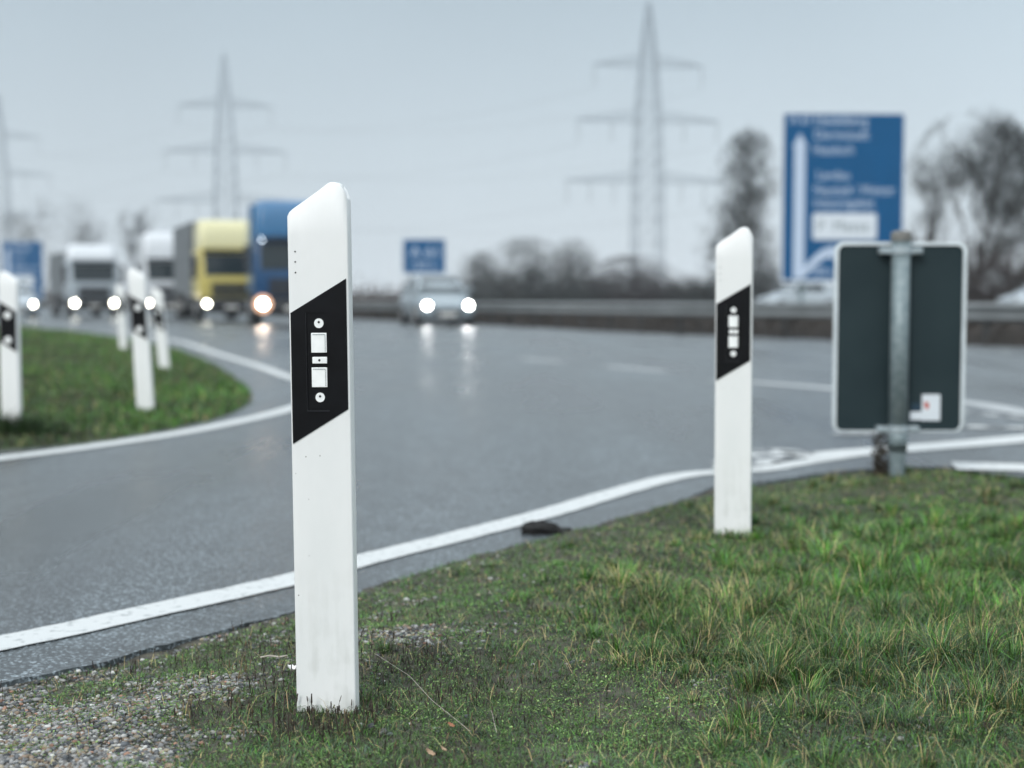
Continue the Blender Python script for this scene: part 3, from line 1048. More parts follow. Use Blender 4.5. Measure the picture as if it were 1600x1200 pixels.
# coarse weeds at the foot of the far left post
pA = at(18, 680, 8.5)
n = 500
x = pA.x + 0.08 + rng.normal(0, 0.16, n)
y = 8.28 + rng.normal(0, 0.05, n)
o = blades('weed_clump', np.stack([x, y, isl_z(x, y)], 1), 0.05 + 0.12 * rng.random(n), np.full(n, 0.009), colours(np.full(n, 5), 0.9), bend=0.7)
tag(o, 'dark green weeds at the foot of the leftmost post', 'weeds', kind='stuff')

# brown growth on the bank
n = 26000
ii = rng.integers(6, min(len(rc), 90), n)
oo = 0.5 + rng.random(n) * 7.5
p = rc[ii] + rn[ii] * oo[:, None] + (rng.random((n, 2)) - .5)
zz = gza(rc[ii][:, 1]) + np.interp(oo, [a for a, _ in offs], [b for _, b in offs]) - 0.05
o = blades('bank_growth', np.stack([p[:, 0], p[:, 1], zz], 1), 0.12 + 0.2 * rng.random(n), np.full(n, 0.03),
           np.array([[0.034, 0.027, 0.022]]) * (0.5 + rng.random((n, 1))), bend=0.8)
tag(o, 'dark brown dry growth on the bank behind the guard rail', 'dry grass', kind='stuff')


# ================================================================== DELINEATOR POSTS
def make_post(variant, label, mirrored=False):
    """variant 'rect': tall reflector panel; 'round': two round reflectors. Local: face at y=-t, x across, z up from ground."""
    root = empty('delineator_post')
    tag(root, label, 'delineator post', 'white delineator posts along the road')
    sx = -1 if mirrored else 1
    W_, T_ = 0.1165, 0.048
    hw = W_ / 2
    # plan outline of the hollow post: flat front, rounded edges, tapering back
    plan = []
    rr_ = 0.0032
    for cx, a0 in ((hw - rr_, -90), (-(hw - rr_), 180)):
        for k in range(5):
            a = R(a0 + 22.5 * k) if cx > 0 else R(180 + 22.5 * k)
            plan.append((cx + rr_ * math.cos(a), -T_ / 2 + rr_ + rr_ * math.sin(a)))
    # order: right front arc, right back, left back, left front arc
    rf = [(hw - rr_ + rr_ * math.cos(R(a)), -T_ / 2 + rr_ + rr_ * math.sin(R(a))) for a in (-90, -67, -45, -22, 0)]
    rb = [(hw, -T_ / 2 + 0.034), (hw - 0.012, T_ / 2 - 0.004), (hw - 0.022, T_ / 2)]
    lb = [(-hw + 0.022, T_ / 2), (-hw + 0.012, T_ / 2 - 0.004), (-hw, -T_ / 2 + 0.034)]
    lf = [(-hw + rr_ + rr_ * math.cos(R(a)), -T_ / 2 + rr_ + rr_ * math.sin(R(a))) for a in (180, 202, 225, 247, 270)]
    plan = rf + rb + lb + lf
    # front outline in x-z: top slopes up to the right and rounds over
    H_ = 1.0

    def topz(x):
        xs_ = sx * x
        # low left corner rounded, peak at 72 %, dropping at the right corner
        pts = [(-hw, H_ - 0.058), (-hw + 0.004, H_ - 0.052), (-hw + 0.012, H_ - 0.046), (0.010, H_ - 0.0115), (0.022, H_ - 0.0035), (0.032, H_ - 0.0005), (0.040, H_ - 0.002), (0.048, H_ - 0.007), (0.055, H_ - 0.016), (hw, H_ - 0.028)]
        return float(np.interp(xs_, [q[0] for q in pts], [q[1] for q in pts]))
    # grid body: columns across x
    cols = [-hw, -hw + 0.002, -hw + 0.005, -hw + 0.010, -0.035, -0.02, -0.005, 0.010, 0.018, 0.026, 0.034, 0.042, 0.048, 0.053, hw - 0.002, hw]
    mbp = MB()
    rings = []
    xsr = []
    dens = []
    nP = len(plan)
    for i in range(nP):
        a, b = plan[i], plan[(i + 1) % nP]
        kk = max(1, int(abs(b[0] - a[0]) / 0.006))
        for q in range(kk):
            dens.append((a[0] + (b[0] - a[0]) * q / kk, a[1] + (b[1] - a[1]) * q / kk))
    zl = [-0.12, 0.2, 0.4, 0.6, 0.75, 0.85, 0.90]
    for zz_ in zl:
        rings.append([(p_[0], p_[1], zz_) for p_ in dens])
    rings.append([(p_[0], p_[1], topz(p_[0]) - 0.006) for p_ in dens])
    for ins_, dz_ in ((0.0015, 0.0025), (0.004, 0.0008), (0.008, 0.0)):
        rings.append([(p_[0] * (1 - ins_ / hw), p_[1] * (1 - ins_ / (T_ / 2)), topz(p_[0]) - dz_) for p_ in dens])
    # close the roof: shrink to the centre line
    rings.append([(p_[0] * 0.80, 0.0, topz(p_[0] * 0.80)) for p_ in dens])
    mbp.loft(rings, cap=False)
    body = mbp.build('post_body', M['plastic'], root, smooth=True)
    fy_ = -T_ / 2
    # black band, a slanted panel set just proud of the face
    x0, x1 = -hw + 0.0035, hw - 0.0045
    zt = (0.757, 0.820) if not mirrored else (0.820, 0.757)
    zb = (0.512, 0.577) if not mirrored else (0.577, 0.512)
    b = MB()
    # recess frame: outer band with a slot cut out
    rx0, rx1, rz0, rz1 = -0.0245, 0.0165, 0.575, 0.757
    if variant == 'rect':
        def ze(x, zz2):
            return zz2[0] + (zz2[1] - zz2[0]) * (x - x0) / (x1 - x0)
        xs4 = [x0, rx0, rx1, x1]
        yf = fy_ - 0.0018
        V_ = []
        F_ = []

        def quad(pts4):
            n_ = len(V_)
            for (xx, zz3) in pts4:
                V_.append((xx, yf, zz3))
            F_.append((n_, n_ + 1, n_ + 2, n_ + 3))
        quad([(x0, ze(x0, zb)), (rx0, ze(rx0, zb)), (rx0, ze(rx0, zt)), (x0, ze(x0, zt))])
        quad([(rx1, ze(rx1, zb)), (x1, ze(x1, zb)), (x1, ze(x1, zt)), (rx1, ze(rx1, zt))])
        quad([(rx0, ze(rx0, zb)), (rx1, ze(rx1, zb)), (rx1, rz0), (rx0, rz0)])
        quad([(rx0, rz1), (rx1, rz1), (rx1, ze(rx1, zt)), (rx0, ze(rx0, zt))])
        b.add(V_, F_)
        # outer rim back to the face
        ring_o = [(x0, ze(x0, zb)), (x1, ze(x1, zb)), (x1, ze(x1, zt)), (x0, ze(x0, zt))]
        for k_ in range(4):
            p1, p2 = ring_o[k_], ring_o[(k_ + 1) % 4]
            b.add([(p1[0], yf, p1[1]), (p2[0], yf, p2[1]), (p2[0], fy_ + 0.001, p2[1]), (p1[0], fy_ + 0.001, p1[1])], [(0, 1, 2, 3)])
        ring_i = [(rx0, rz0), (rx1, rz0), (rx1, rz1), (rx0, rz1)]
        for k_ in range(4):
            p1, p2 = ring_i[k_], ring_i[(k_ + 1) % 4]
            b.add([(p1[0], yf, p1[1]), (p2[0], yf, p2[1]), (p2[0], fy_ - 0.0004, p2[1]), (p1[0], fy_ - 0.0004, p1[1])], [(0, 1, 2, 3)])
        b.add([(rx0, fy_ - 0.0004, rz0), (rx1, fy_ - 0.0004, rz0), (rx1, fy_ - 0.0004, rz1), (rx0, fy_ - 0.0004, rz1)], [(0, 1, 2, 3)])
        band = b.build('black_band', M['black'], root)
        fr = MB()
        fr.box(((rx0 + rx1) / 2, fy_ - 0.0026, rz0 - 0.0015), (rx1 - rx0 + 0.002, 0.0022, 0.0030))
        fr.box((rx0 - 0.0005, fy_ - 0.0022, (rz0 + rz1) / 2), (0.0012, 0.0012, rz1 - rz0))
        fr.build('panel_rim', M['black_rim'], band)
        cx = 0.0
        yr = fy_ - 0.0022

        def disc(name, zc, r, m_, par, th=0.003, xo=0.0, nn=28, yy=None):
            q = MB()
            yy = yr if yy is None else yy
            q.tube([(cx + xo, yy + th, zc), (cx + xo, yy, zc)], r, nn)
            return q.build(name, m_, par)
        # round, square, small, square, round (top to bottom)
        panel = [('disc', 0.7375, 0.0090), ('rect', 0.701, (0.030, 0.037)), ('rect', 0.6685, (0.0285, 0.0125)), ('rect', 0.6365, (0.030, 0.037)), ('disc', 0.599, 0.0090)]
        for kind_, zc, sz in panel:
            if kind_ == 'disc':
                rf_ = disc('reflector_disc', zc, sz, M['refl'], root)
                disc('screw_hole', zc + 0.002, 0.0022, M['hole'], rf_, th=0.001, yy=yr - 0.0007)
            else:
                q = MB()
                q.box((cx - 0.0005 + (0.001 if sz[1] < .02 else 0), yr + 0.0008, zc), (sz[0], 0.003, sz[1]))
                rf_ = q.build('reflector_panel', M['refl'], root, bevel=0.0009)
                if sz[1] > 0.02:
                    q = MB()
                    q.box((cx - 0.0005, yr - 0.0012, zc + sz[1] / 2 - 0.0028), (sz[0] - 0.006, 0.0010, 0.0008))
                    q.box((cx - 0.0005 + sz[0] / 2 - 0.0028, yr - 0.0012, zc - 0.001), (0.0006, 0.0010, sz[1] - 0.006))
                    q.build('panel_groove', M['galv'], rf_)
                else:
                    disc('screw_hole', zc, 0.0022, M['hole'], rf_, th=0.001, yy=yr - 0.0012)
        for k_, zc in enumerate((0.871, 0.852, 0.832)):
            q = MB()
            q.tube([(-hw + 0.0145, fy_ + 0.0005, zc), (-hw + 0.0145, fy_ - 0.0004, zc)], 0.0016, 12)
            q.build('pin_hole', M['hole'], body)
    else:
        poly = [(x0, zb[0]), (x1, zb[1]), (x1, zt[1]), (x0, zt[0])]
        b.prism(poly, fy_ - 0.0018, fy_ + 0.001)
        b.build('black_band', M['black'], root)
        for zc in (0.735, 0.585):
            q = MB()
            q.tube([(0, fy_, zc), (0, fy_ - 0.007, zc), (0, fy_ - 0.009, zc)], [0.021, 0.021, 0.017], 20)
            q.build('round_reflector', M['refl'], root, smooth=False)
    return root


def place_post(o, base_px, top_px, Y, hgt_scale, yaw):
    b_ = at(*base_px, Y)
    t_ = at(*top_px, Y)
    ax = (t_ - b_)
    o.location = b_
    h = ax.length
    ax.normalize()
    q = Vector((0, 0, 1)).rotation_difference(ax)
    o.rotation_mode = 'QUATERNION'
    from mathutils import Quaternion
    o.rotation_quaternion = q @ Quaternion((0, 0, 1), yaw)
    o.scale = (1, 1, h / 1.0)


post1 = make_post('rect', 'sharp nearest white delineator post with black slanted band, standing in stalks left of centre')
place_post(post1, (514, 1107), (499, 285), 2.73, 1, R(-5.5))
post2 = copy_tree(post1)
post2['label'] = 'white delineator post on the right verge, left of the dark sign back'
place_post(post2, (1145, 842), (1148, 355), 4.58, 1, R(-13.0))
post3 = make_post('round', 'blurred delineator post cut by the left edge, weeds at its foot', mirrored=True)
place_post(post3, (20, 682), (14, 424), 8.5, 1, R(-10))
post4 = copy_tree(post3)
post4['label'] = 'blurred delineator post in front of the pair on the grass island'
place_post(post4, (229, 649), (214, 419), 9.85, 1, R(-8))
post5 = copy_tree(post3)
post5['label'] = 'smaller blurred delineator post just behind the front one of the island pair'
place_post(post5, (259, 590), (245, 450), 15.6, 1, R(-12))
post6 = copy_tree(post3)
post6['label'] = 'farthest smallest delineator post, left of the island pair near the white lorry'
place_post(post6, (193, 543), (187, 445), 22, 1, R(-12))


# ================================================================== DARK SIGN FROM BEHIND
SY = 6.55
ss = FPX / SY * 1.0


def rrect(x0, x1, z0, z1, r, n=6):
    o_ = []
    for cx_, cz_, a0 in ((x1 - r, z0 + r, -90), (x1 - r, z1 - r, 0), (x0 + r, z1 - r, 90), (x0 + r, z0 + r, 180)):
        for k in range(n + 1):
            a = R(a0 + 90 * k / n)
            o_.append((cx_ + r * math.cos(a), cz_ + r * math.sin(a)))
    return o_


pb = at(1403, 748, SY)
sg = empty('traffic_sign', (pb.x, pb.y, pb.z))
tag(sg, 'dark grey back of a traffic sign on a galvanised pole at the right', 'traffic sign')


def sl(px, py, dy=0.0):
    q = at(px, py, SY + dy)
    return q.x - pb.x, q.z - pb.z


xl, zt_ = sl(1304, 378, 0.05)
xr, zb_ = sl(1507, 674, 0.05)
xr -= 0.008
q = MB()
q.prism(rrect(xl + 0.016, xr - 0.016, zb_ + 0.005, zt_ - 0.016, 0.030), 0.045, 0.050)
board = q.build('sign_board', M['signback'], sg)
q = MB()
oo_ = rrect(xl, xr, zb_, zt_, 0.042)
ii_ = rrect(xl + 0.0165, xr - 0.0165, zb_ + 0.0055, zt_ - 0.0165, 0.030)
nn_ = len(oo_)
rings = [[(a, 0.036, b) for a, b in oo_], [(a, 0.036, b) for a, b in ii_], [(a, 0.054, b) for a, b in ii_], [(a, 0.054, b) for a, b in oo_], [(a, 0.036, b) for a, b in oo_]]
q.loft(rings, cap=False)
q.build('edge_frame', M['alu'], board)
xp = sl(1406, 500)[0]
ptop = sl(1406, 372)[1]
pclamp = sl(1406, 672)[1]
q = MB()
q.tube([(xp, 0, pclamp - 0.10), (xp, 0, ptop)], 0.0425, 28)
pole = q.build('pole', M['galv'], sg, smooth=True)
q = MB()
q.tube([(xp - 0.002, 0, -0.12), (xp - 0.001, 0, 0.0), (xp, 0, pclamp - 0.04), (xp, 0, pclamp - 0.015)], [0.030, 0.032, 0.044, 0.0455], 28)
q.build('pole_socket', M['galv'], sg, smooth=True)
q = MB()
q.tube([(xp, 0, ptop - 0.012), (xp, 0, ptop + 0.018), (xp, 0, ptop + 0.030), (xp, 0, ptop + 0.034)], [0.047, 0.047, 0.040, 0.02], 24)
q.build('pole_cap', M['cap'], pole)
for zc in (sl(1406, 392)[1], pclamp + 0.004):
    q = MB()
    for dz in (-0.012, 0.012):
        pass
    q.tube([(xp, 0, zc - 0.017), (xp, 0, zc + 0.017)], 0.0475, 24)
    q.box((xp - 0.072, -0.004, zc), (0.052, 0.016, 0.030))
    q.box((xp + 0.072, -0.004, zc), (0.052, 0.016, 0.030))
    q.box((xp - 0.080, 0.024, zc), (0.030, 0.042, 0.028))
    q.box((xp + 0.080, 0.024, zc), (0.030, 0.042, 0.028))
    cl = q.build('clamp', M['galv_light'], sg, bevel=0.003)
    for sx_ in (-1, 1):
        q = MB()
        q.tube([(xp + sx_ * 0.078, -0.024, zc), (xp + sx_ * 0.078, -0.010, zc)], 0.008, 6)
        q.build('bolt', M['galv_light'], cl)
# maintenance sticker
x0_, z1_ = sl(1440, 616, 0.05)
x1_, z0_ = sl(1468, 657, 0.05)
q = MB()
q.box(((x0_ + x1_) / 2, 0.0440, (z0_ + z1_) / 2), (x1_ - x0_, 0.0016, z1_ - z0_))
st = q.build('sticker', M['sticker'], sg)
xa, za = sl(1421, 643, 0.05)
xb_, zb2 = sl(1440, 656, 0.05)
q = MB()
q.box(((xa + x0_) / 2, 0.0440, (za + zb2) / 2), (x0_ - xa - 0.001, 0.0016, za - zb2))
q.build('sticker_strip', M['sticker'], st)
q = MB()
xa2, za2 = sl(1423, 629, 0.05)
q.box(((xa2 + x0_) / 2 - 0.002, 0.0440, (za2 + za) / 2), (x0_ - xa2 - 0.004, 0.0016, (za2 - za) * 0.9))
q.build('sticker_label', M['sticker_dk'], st)
q = MB()
xc_, zc_ = sl(1447, 634, 0.05)
q.prism([(xc_ - 0.013, zc_ + 0.012), (xc_ - 0.006, zc_ + 0.020), (xc_ + 0.010, zc_ + 0.014), (xc_ + 0.012, zc_ - 0.004), (xc_ + 0.004, zc_ - 0.016), (xc_ - 0.004, zc_ - 0.012)], 0.0420, 0.0434)
q.build('sticker_mark', M['red'], st)

# dry curly weed beside the pole
wd_ = at(1374, 744, 6.62)
wo = empty('dry_weed', tuple(wd_))
tag(wo, 'dark dry curly weed growing left of the sign pole', 'weed')
q = MB()
for k in range(8):
    a = rnd.uniform(0, 6.28)
    h = rnd.uniform(0.10, 0.24)
    pts = []
    for i in range(7):
        t = i / 6
        pts.append((math.cos(a + t * 2) * 0.03 * t + rnd.gauss(0, .003) - 0.01 * t, math.sin(a + t) * 0.02 * t, h * t - .02))
    q.tube(pts, [0.004 * (1 - 0.6 * i / 6) for i in range(7)], 5)
q.build('stem', M['weed'], wo)
q = MB()
for k in range(420):
    h = rnd.random() ** 1.8 * 0.20
    c = Vector((rnd.gauss(0.01, .022), rnd.gauss(0, .02), h))
    a = Vector((rnd.gauss(0, 1), rnd.gauss(0, 1), rnd.gauss(0, 1))).normalized() * 0.012
    b = Vector((rnd.gauss(0, 1), rnd.gauss(0, 1), rnd.gauss(0, 1))).normalized() * 0.008
    q.add([c - a, c + b, c + a, c - b], [(0, 1, 2, 3)])
q.build('leaves', M['weed'], wo)

# ================================================================== SMALL LITTER ON THE VERGE
# clod at the road edge
cl_p = onz(842, 833, 0.0)
q = MB()
q2 = []
for i in range(9):
    th = math.pi * i / 8
    q2.append([(math.sin(th) * math.cos(2 * math.pi * k / 14) * 0.075 * (1 + rnd.uniform(-.28, .28)) + 0.0,
                math.sin(th) * math.sin(2 * math.pi * k / 14) * 0.045 * (1 + rnd.uniform(-.28, .28)),
                math.cos(th) * 0.030 * (1 + rnd.uniform(-.2, .2)) + 0.012) for k in range(14)])
q.loft(q2, cap=False)
for k in range(5):
    c = Vector((rnd.uniform(0.04, .13), rnd.uniform(-.03, .02), 0.006))
    q.box(c, (rnd.uniform(.02, .05), rnd.uniform(.02, .04), rnd.uniform(.012, .024)), Matrix.Rotation(rnd.uniform(0, 3), 3, 'Z'))
o = q.build('earth_clod', M['clod'], smooth=False, loc=(cl_p.x, cl_p.y, 0.0))
tag(o, 'black crumbled clod lying at the edge of the asphalt by the white line', 'clod')
for k_ in range(4):
    pass

def leaf_obj(px, py, size, m, name, label, cat, curl=0.5, dz=0.012):
    P0 = onz(px, py, 0.03)
    zv = float(verge_z(np.array([P0.x]), np.array([P0.y]))[0])
    Vv, Ff = [], []
    nx_, ny_ = 6, 5
    for i in range(nx_ + 1):
        for j in range(ny_ + 1):
            u, v = i / nx_ * 2 - 1, j / ny_ * 2 - 1
            wv = (1 - u * u) ** 0.8 * (0.5 + 0.18 * math.sin(u * 9 + size * 900))
            Vv.append((u * size, v * wv * size, (v * v * curl * 0.6 + u * u * curl * 0.35) * size + rnd.uniform(-.04, .04) * size))
    for i in range(nx_):
        for j in range(ny_):
            a = i * (ny_ + 1) + j
            Ff.append((a, a + 1, a + ny_ + 2, a + ny_ + 1))
    q_ = MB()
    q_.add(Vv, Ff)
    o_ = q_.build(name, m, smooth=True, loc=(P0.x, P0.y, zv + dz))
    so = o_.modifiers.new('thick', 'SOLIDIFY')
    so.thickness = 0.0006
    o_.rotation_euler = (rnd.uniform(-.6, .6), rnd.uniform(-.5, .5), rnd.uniform(0, 6))
    tag(o_, label, cat)
    return o_


leaf_obj(705, 1158, 0.008, M['deadleaf'], 'dead_leaf', 'small reddish dead leaf in the grass right of the near post', 'leaf', dz=0.02)
leaf_obj(672, 1194, 0.010, M['deadleaf2'], 'dead_leaf', 'tan curled dead leaf at the bottom edge of the grass', 'leaf', dz=0.016)
leaf_obj(693, 1191, 0.008, M['deadleaf2'], 'dead_leaf', 'darker tan leaf lying right of the curled leaf at the bottom edge', 'leaf', dz=0.016)
leaf_obj(1030, 945, 0.009, M['deadleaf2'], 'dead_leaf', 'pale dry leaf among the straw tufts right of centre', 'leaf', dz=0.03)
o = leaf_obj(459, 1068, 0.012, M['paper'], 'paper_scrap', 'crumpled white paper scrap at the left foot of the near post', 'litter', curl=1.0, dz=0.012)
pz0 = onz(428, 1038, 0.03)
q = MB()
q.tube([(-.03, 0, 0), (-.01, .002, .003), (.012, -.001, .001), (.03, .001, .004)], [0.0016, 0.002, 0.0018, 0.001], 6)
o = q.build('twig', M['twig'], loc=(pz0.x, pz0.y, float(verge_z(np.array([pz0.x]), np.array([pz0.y]))[0]) + 0.012))
tag(o, 'pale broken twig lying on the gravel left of the near post', 'twig')

# long thin dry stems
for (pts, lab) in (([(585, 1035), (640, 1085), (675, 1125), (735, 1160)], 'long thin dry stem arching over the grass right of the near post'),
                   ([(762, 1116), (768, 1132), (776, 1150)], 'short pale curved stem in the low grass right of the near post')):
    W3 = [onz(px, py, 0.05) for px, py in pts]
    c0 = W3[0]
    q = MB()
    q.tube([(p.x - c0.x, p.y - c0.y, 0.02 * math.sin(i / (len(W3) - 1) * math.pi)) for i, p in enumerate(W3)], 0.0004, 5)
    o = q.build('fallen_stalk', M['twig'], loc=(c0.x, c0.y, float(verge_z(np.array([c0.x]), np.array([c0.y]))[0]) + 0.02))
    tag(o, lab, 'stalk')


# ================================================================== GUARD RAIL
gr = empty('guard_rail', (rc[20][0], rc[20][1], gz(rc[20][1])))
tag(gr, 'long grey steel guard rail along the far side of the road', 'guard rail')
gO = Vector(gr.location)
prof = [(0.0, 0.75), (-0.03, 0.735), (-0.08, 0.70), (-0.08, 0.665), (-0.02, 0.62), (0.0, 0.60), (0.0, 0.565), (-0.02, 0.545), (-0.08, 0.50), (-0.08, 0.465), (-0.03, 0.43), (0.0, 0.415), (0.008, 0.415), (0.008, 0.75)]
rings = []
for i in range(len(rc)):
    c, n_ = rc[i], rn[i]
    z0 = gz(c[1])
    rings.append([(c[0] + n_[0] * (a + 0.25) - gO.x, c[1] + n_[1] * (a + 0.25) - gO.y, z0 + b - gO.z) for a, b in prof])
q = MB()
q.loft(rings)
beam = q.build('rail_beam', M['rail'], gr, smooth=True)
for i in range(4, min(len(rc), 100), 2):
    c, n_ = rc[i], rn[i]
    q = MB()
    p = c + n_ * 0.33
    q.box((p[0] - gO.x, p[1] - gO.y, gz(c[1]) + 0.33 - gO.z), (0.10, 0.055, 0.74), Matrix.Rotation(math.atan2(n_[1], n_[0]), 3, 'Z'))
    q.build('rail_post', M['railpost'], gr)


# ================================================================== VEHICLES
def superring(hw, z0, z1, y, pw=4.0, n=20, top=1.0):
    o_ = []
    for k in range(n):
        a = 2 * math.pi * k / n
        c_, s_ = math.cos(a), math.sin(a)
        xx = math.copysign(abs(c_) ** (2 / pw), c_) * hw
        zz3 = math.copysign(abs(s_) ** (2 / pw), s_)
        if zz3 > 0:
            xx *= 1 - (1 - top) * zz3
        o_.append((xx, y, (z0 + z1) / 2 + zz3 * (z1 - z0) / 2))
    return o_


def wheel(parent, x, y, r, wdt, name='wheel'):
    q = MB()
    q.tube([(x - wdt / 2, y, r), (x - wdt / 2 + .02, y, r), (x + wdt / 2 - .02, y, r), (x + wdt / 2, y, r)], [r * .93, r, r, r * .93], 24)
    t = q.build('wheel', M['rubber'], parent)
    q = MB()
    sx_ = 1 if x > 0 else -1
    q.tube([(x + sx_ * (wdt / 2 - .01), y, r), (x + sx_ * (wdt / 2 + .012), y, r)], [r * .62, r * .58], 18)
    q.tube([(x + sx_ * (wdt / 2), y, r), (x + sx_ * (wdt / 2 + .03), y, r)], [r * .2, r * .15], 10)
    q.build('rim', M['rim'], t)
    return t


def make_car(label, paint, lamp, hgt=1.5, Lc=4.3, group='cars on the road'):
    root = empty('car')
    tag(root, label, 'car', group)
    k = hgt / 1.5
    q = MB()
    q.loft([superring(.70, .30, .62, 0.0), superring(.82, .22, .72, .06), superring(.87, .19, .80, .25), superring(.89, .18, .90 * k, .75),
            superring(.90, .18, .98 * k, 1.15), superring(.90, .18, 1.0 * k, 2.5), superring(.90, .20, 1.0 * k, Lc - .6), superring(.87, .26, 1.0 * k, Lc - .12), superring(.78, .34, .86 * k, Lc)])
    body = q.build('body', paint, root, smooth=True)
    q = MB()
    def cw(z):
        return .80 - max(0, z - .98 * k) * .28

    def cring(y, zt, f=1.0):
        pr = [(cw(.86 * k), .86 * k), (cw(.98 * k), min(.98 * k, zt - .03)), (cw(zt - .09 * f), zt - .07 * f), (cw(zt) - .05 * f, zt - .025 * f), (cw(zt) - .14 * f, zt - .004), (.25, zt)]
        return [(a, y, z) for a, z in pr] + [(-a, y, z) for a, z in reversed(pr)]
    q.loft([cring(.93, .985 * k, .2), cring(1.35, 1.235 * k, .5), cring(1.80, 1.46 * k), cring(2.4, 1.52 * k), cring(Lc - 1.0, 1.49 * k), cring(Lc - .5, 1.36 * k), cring(Lc - .12, 1.0 * k, .2)])
    q.build('cabin', paint, root, smooth=False, bevel=.02)
    # glass set proud of the cabin
    q = MB()
    za, zb5, ya5, yb5 = 1.01 * k, 1.43 * k, .955, 1.715
    qa, qb = cw(za) - .06, cw(zb5) - .12
    q.add([(-qa, ya5, za), (qa, ya5, za), (qb, yb5, zb5), (-qb, yb5, zb5),
           (-qa, ya5 + .08, za - .04), (qa, ya5 + .08, za - .04), (qb, yb5 + .08, zb5 - .04), (-qb, yb5 + .08, zb5 - .04)],
          [(0, 1, 2, 3), (4, 7, 6, 5), (0, 4, 5, 1), (1, 5, 6, 2), (2, 6, 7, 3), (3, 7, 4, 0)])
    q.build('windscreen', M['glass'], root)
    for sx_ in (-1, 1):
        for (ya, yb, yc, yd) in ((1.45, 2.35, 2.35, 1.85), (2.42, 3.25, 3.15, 2.42)):
            q = MB()
            zlo, zhi = 1.04 * k, 1.38 * k
            pts = [(sx_ * (cw(zlo) + .012), ya, zlo), (sx_ * (cw(zlo) + .012), yb, zlo), (sx_ * (cw(zhi) + .012), yc, zhi), (sx_ * (cw(zhi) + .012), yd, zhi)]
            q.add(pts + [(p_[0] - sx_ * .06, p_[1], p_[2]) for p_ in pts], [(0, 1, 2, 3), (4, 7, 6, 5), (0, 4, 5, 1), (1, 5, 6, 2), (2, 6, 7, 3), (3, 7, 4, 0)])
            q.build('side_window', M['glass'], root)
        q = MB()
        q.loft([superring(.09, 1.0 * k, 1.14 * k, 1.36, 2.5, 10), superring(.10, .99 * k, 1.15 * k, 1.43, 2.5, 10), superring(.06, 1.02 * k, 1.12 * k, 1.48, 2.5, 10)])
        m_ = q.build('mirror', paint, root, smooth=True)
        m_.location = (sx_ * .97, 0, 0)
        q = MB()
        q.tube([(sx_ * .64, -.012, .66), (sx_ * .64, .06, .66)], 0.085, 18)
        hl = q.build('headlight', lamp, root)
        q = MB()
        q.tube([(sx_ * .64, -.004, .66), (sx_ * .64, .08, .66)], 0.115, 18)
        q.build('lamp_bezel', M['chassis'], hl)
        for yw in (.82, Lc - .82):
            wheel(root, sx_ * .80, yw, .32, .21)
    q = MB()
    q.box((0, .035, .47), (.95, .10, .16))
    q.build('grille', M['chassis'], root, bevel=.02)
    q = MB()
    q.box((0, -.02, .38), (.52, .03, .11))
    q.build('number_plate', M['plate'], root)
    q = MB()
    q.box((0, .12, .25), (1.55, .18, .10))
    q.build('bumper_lip', M['chassis'], root, bevel=.02)
    return root


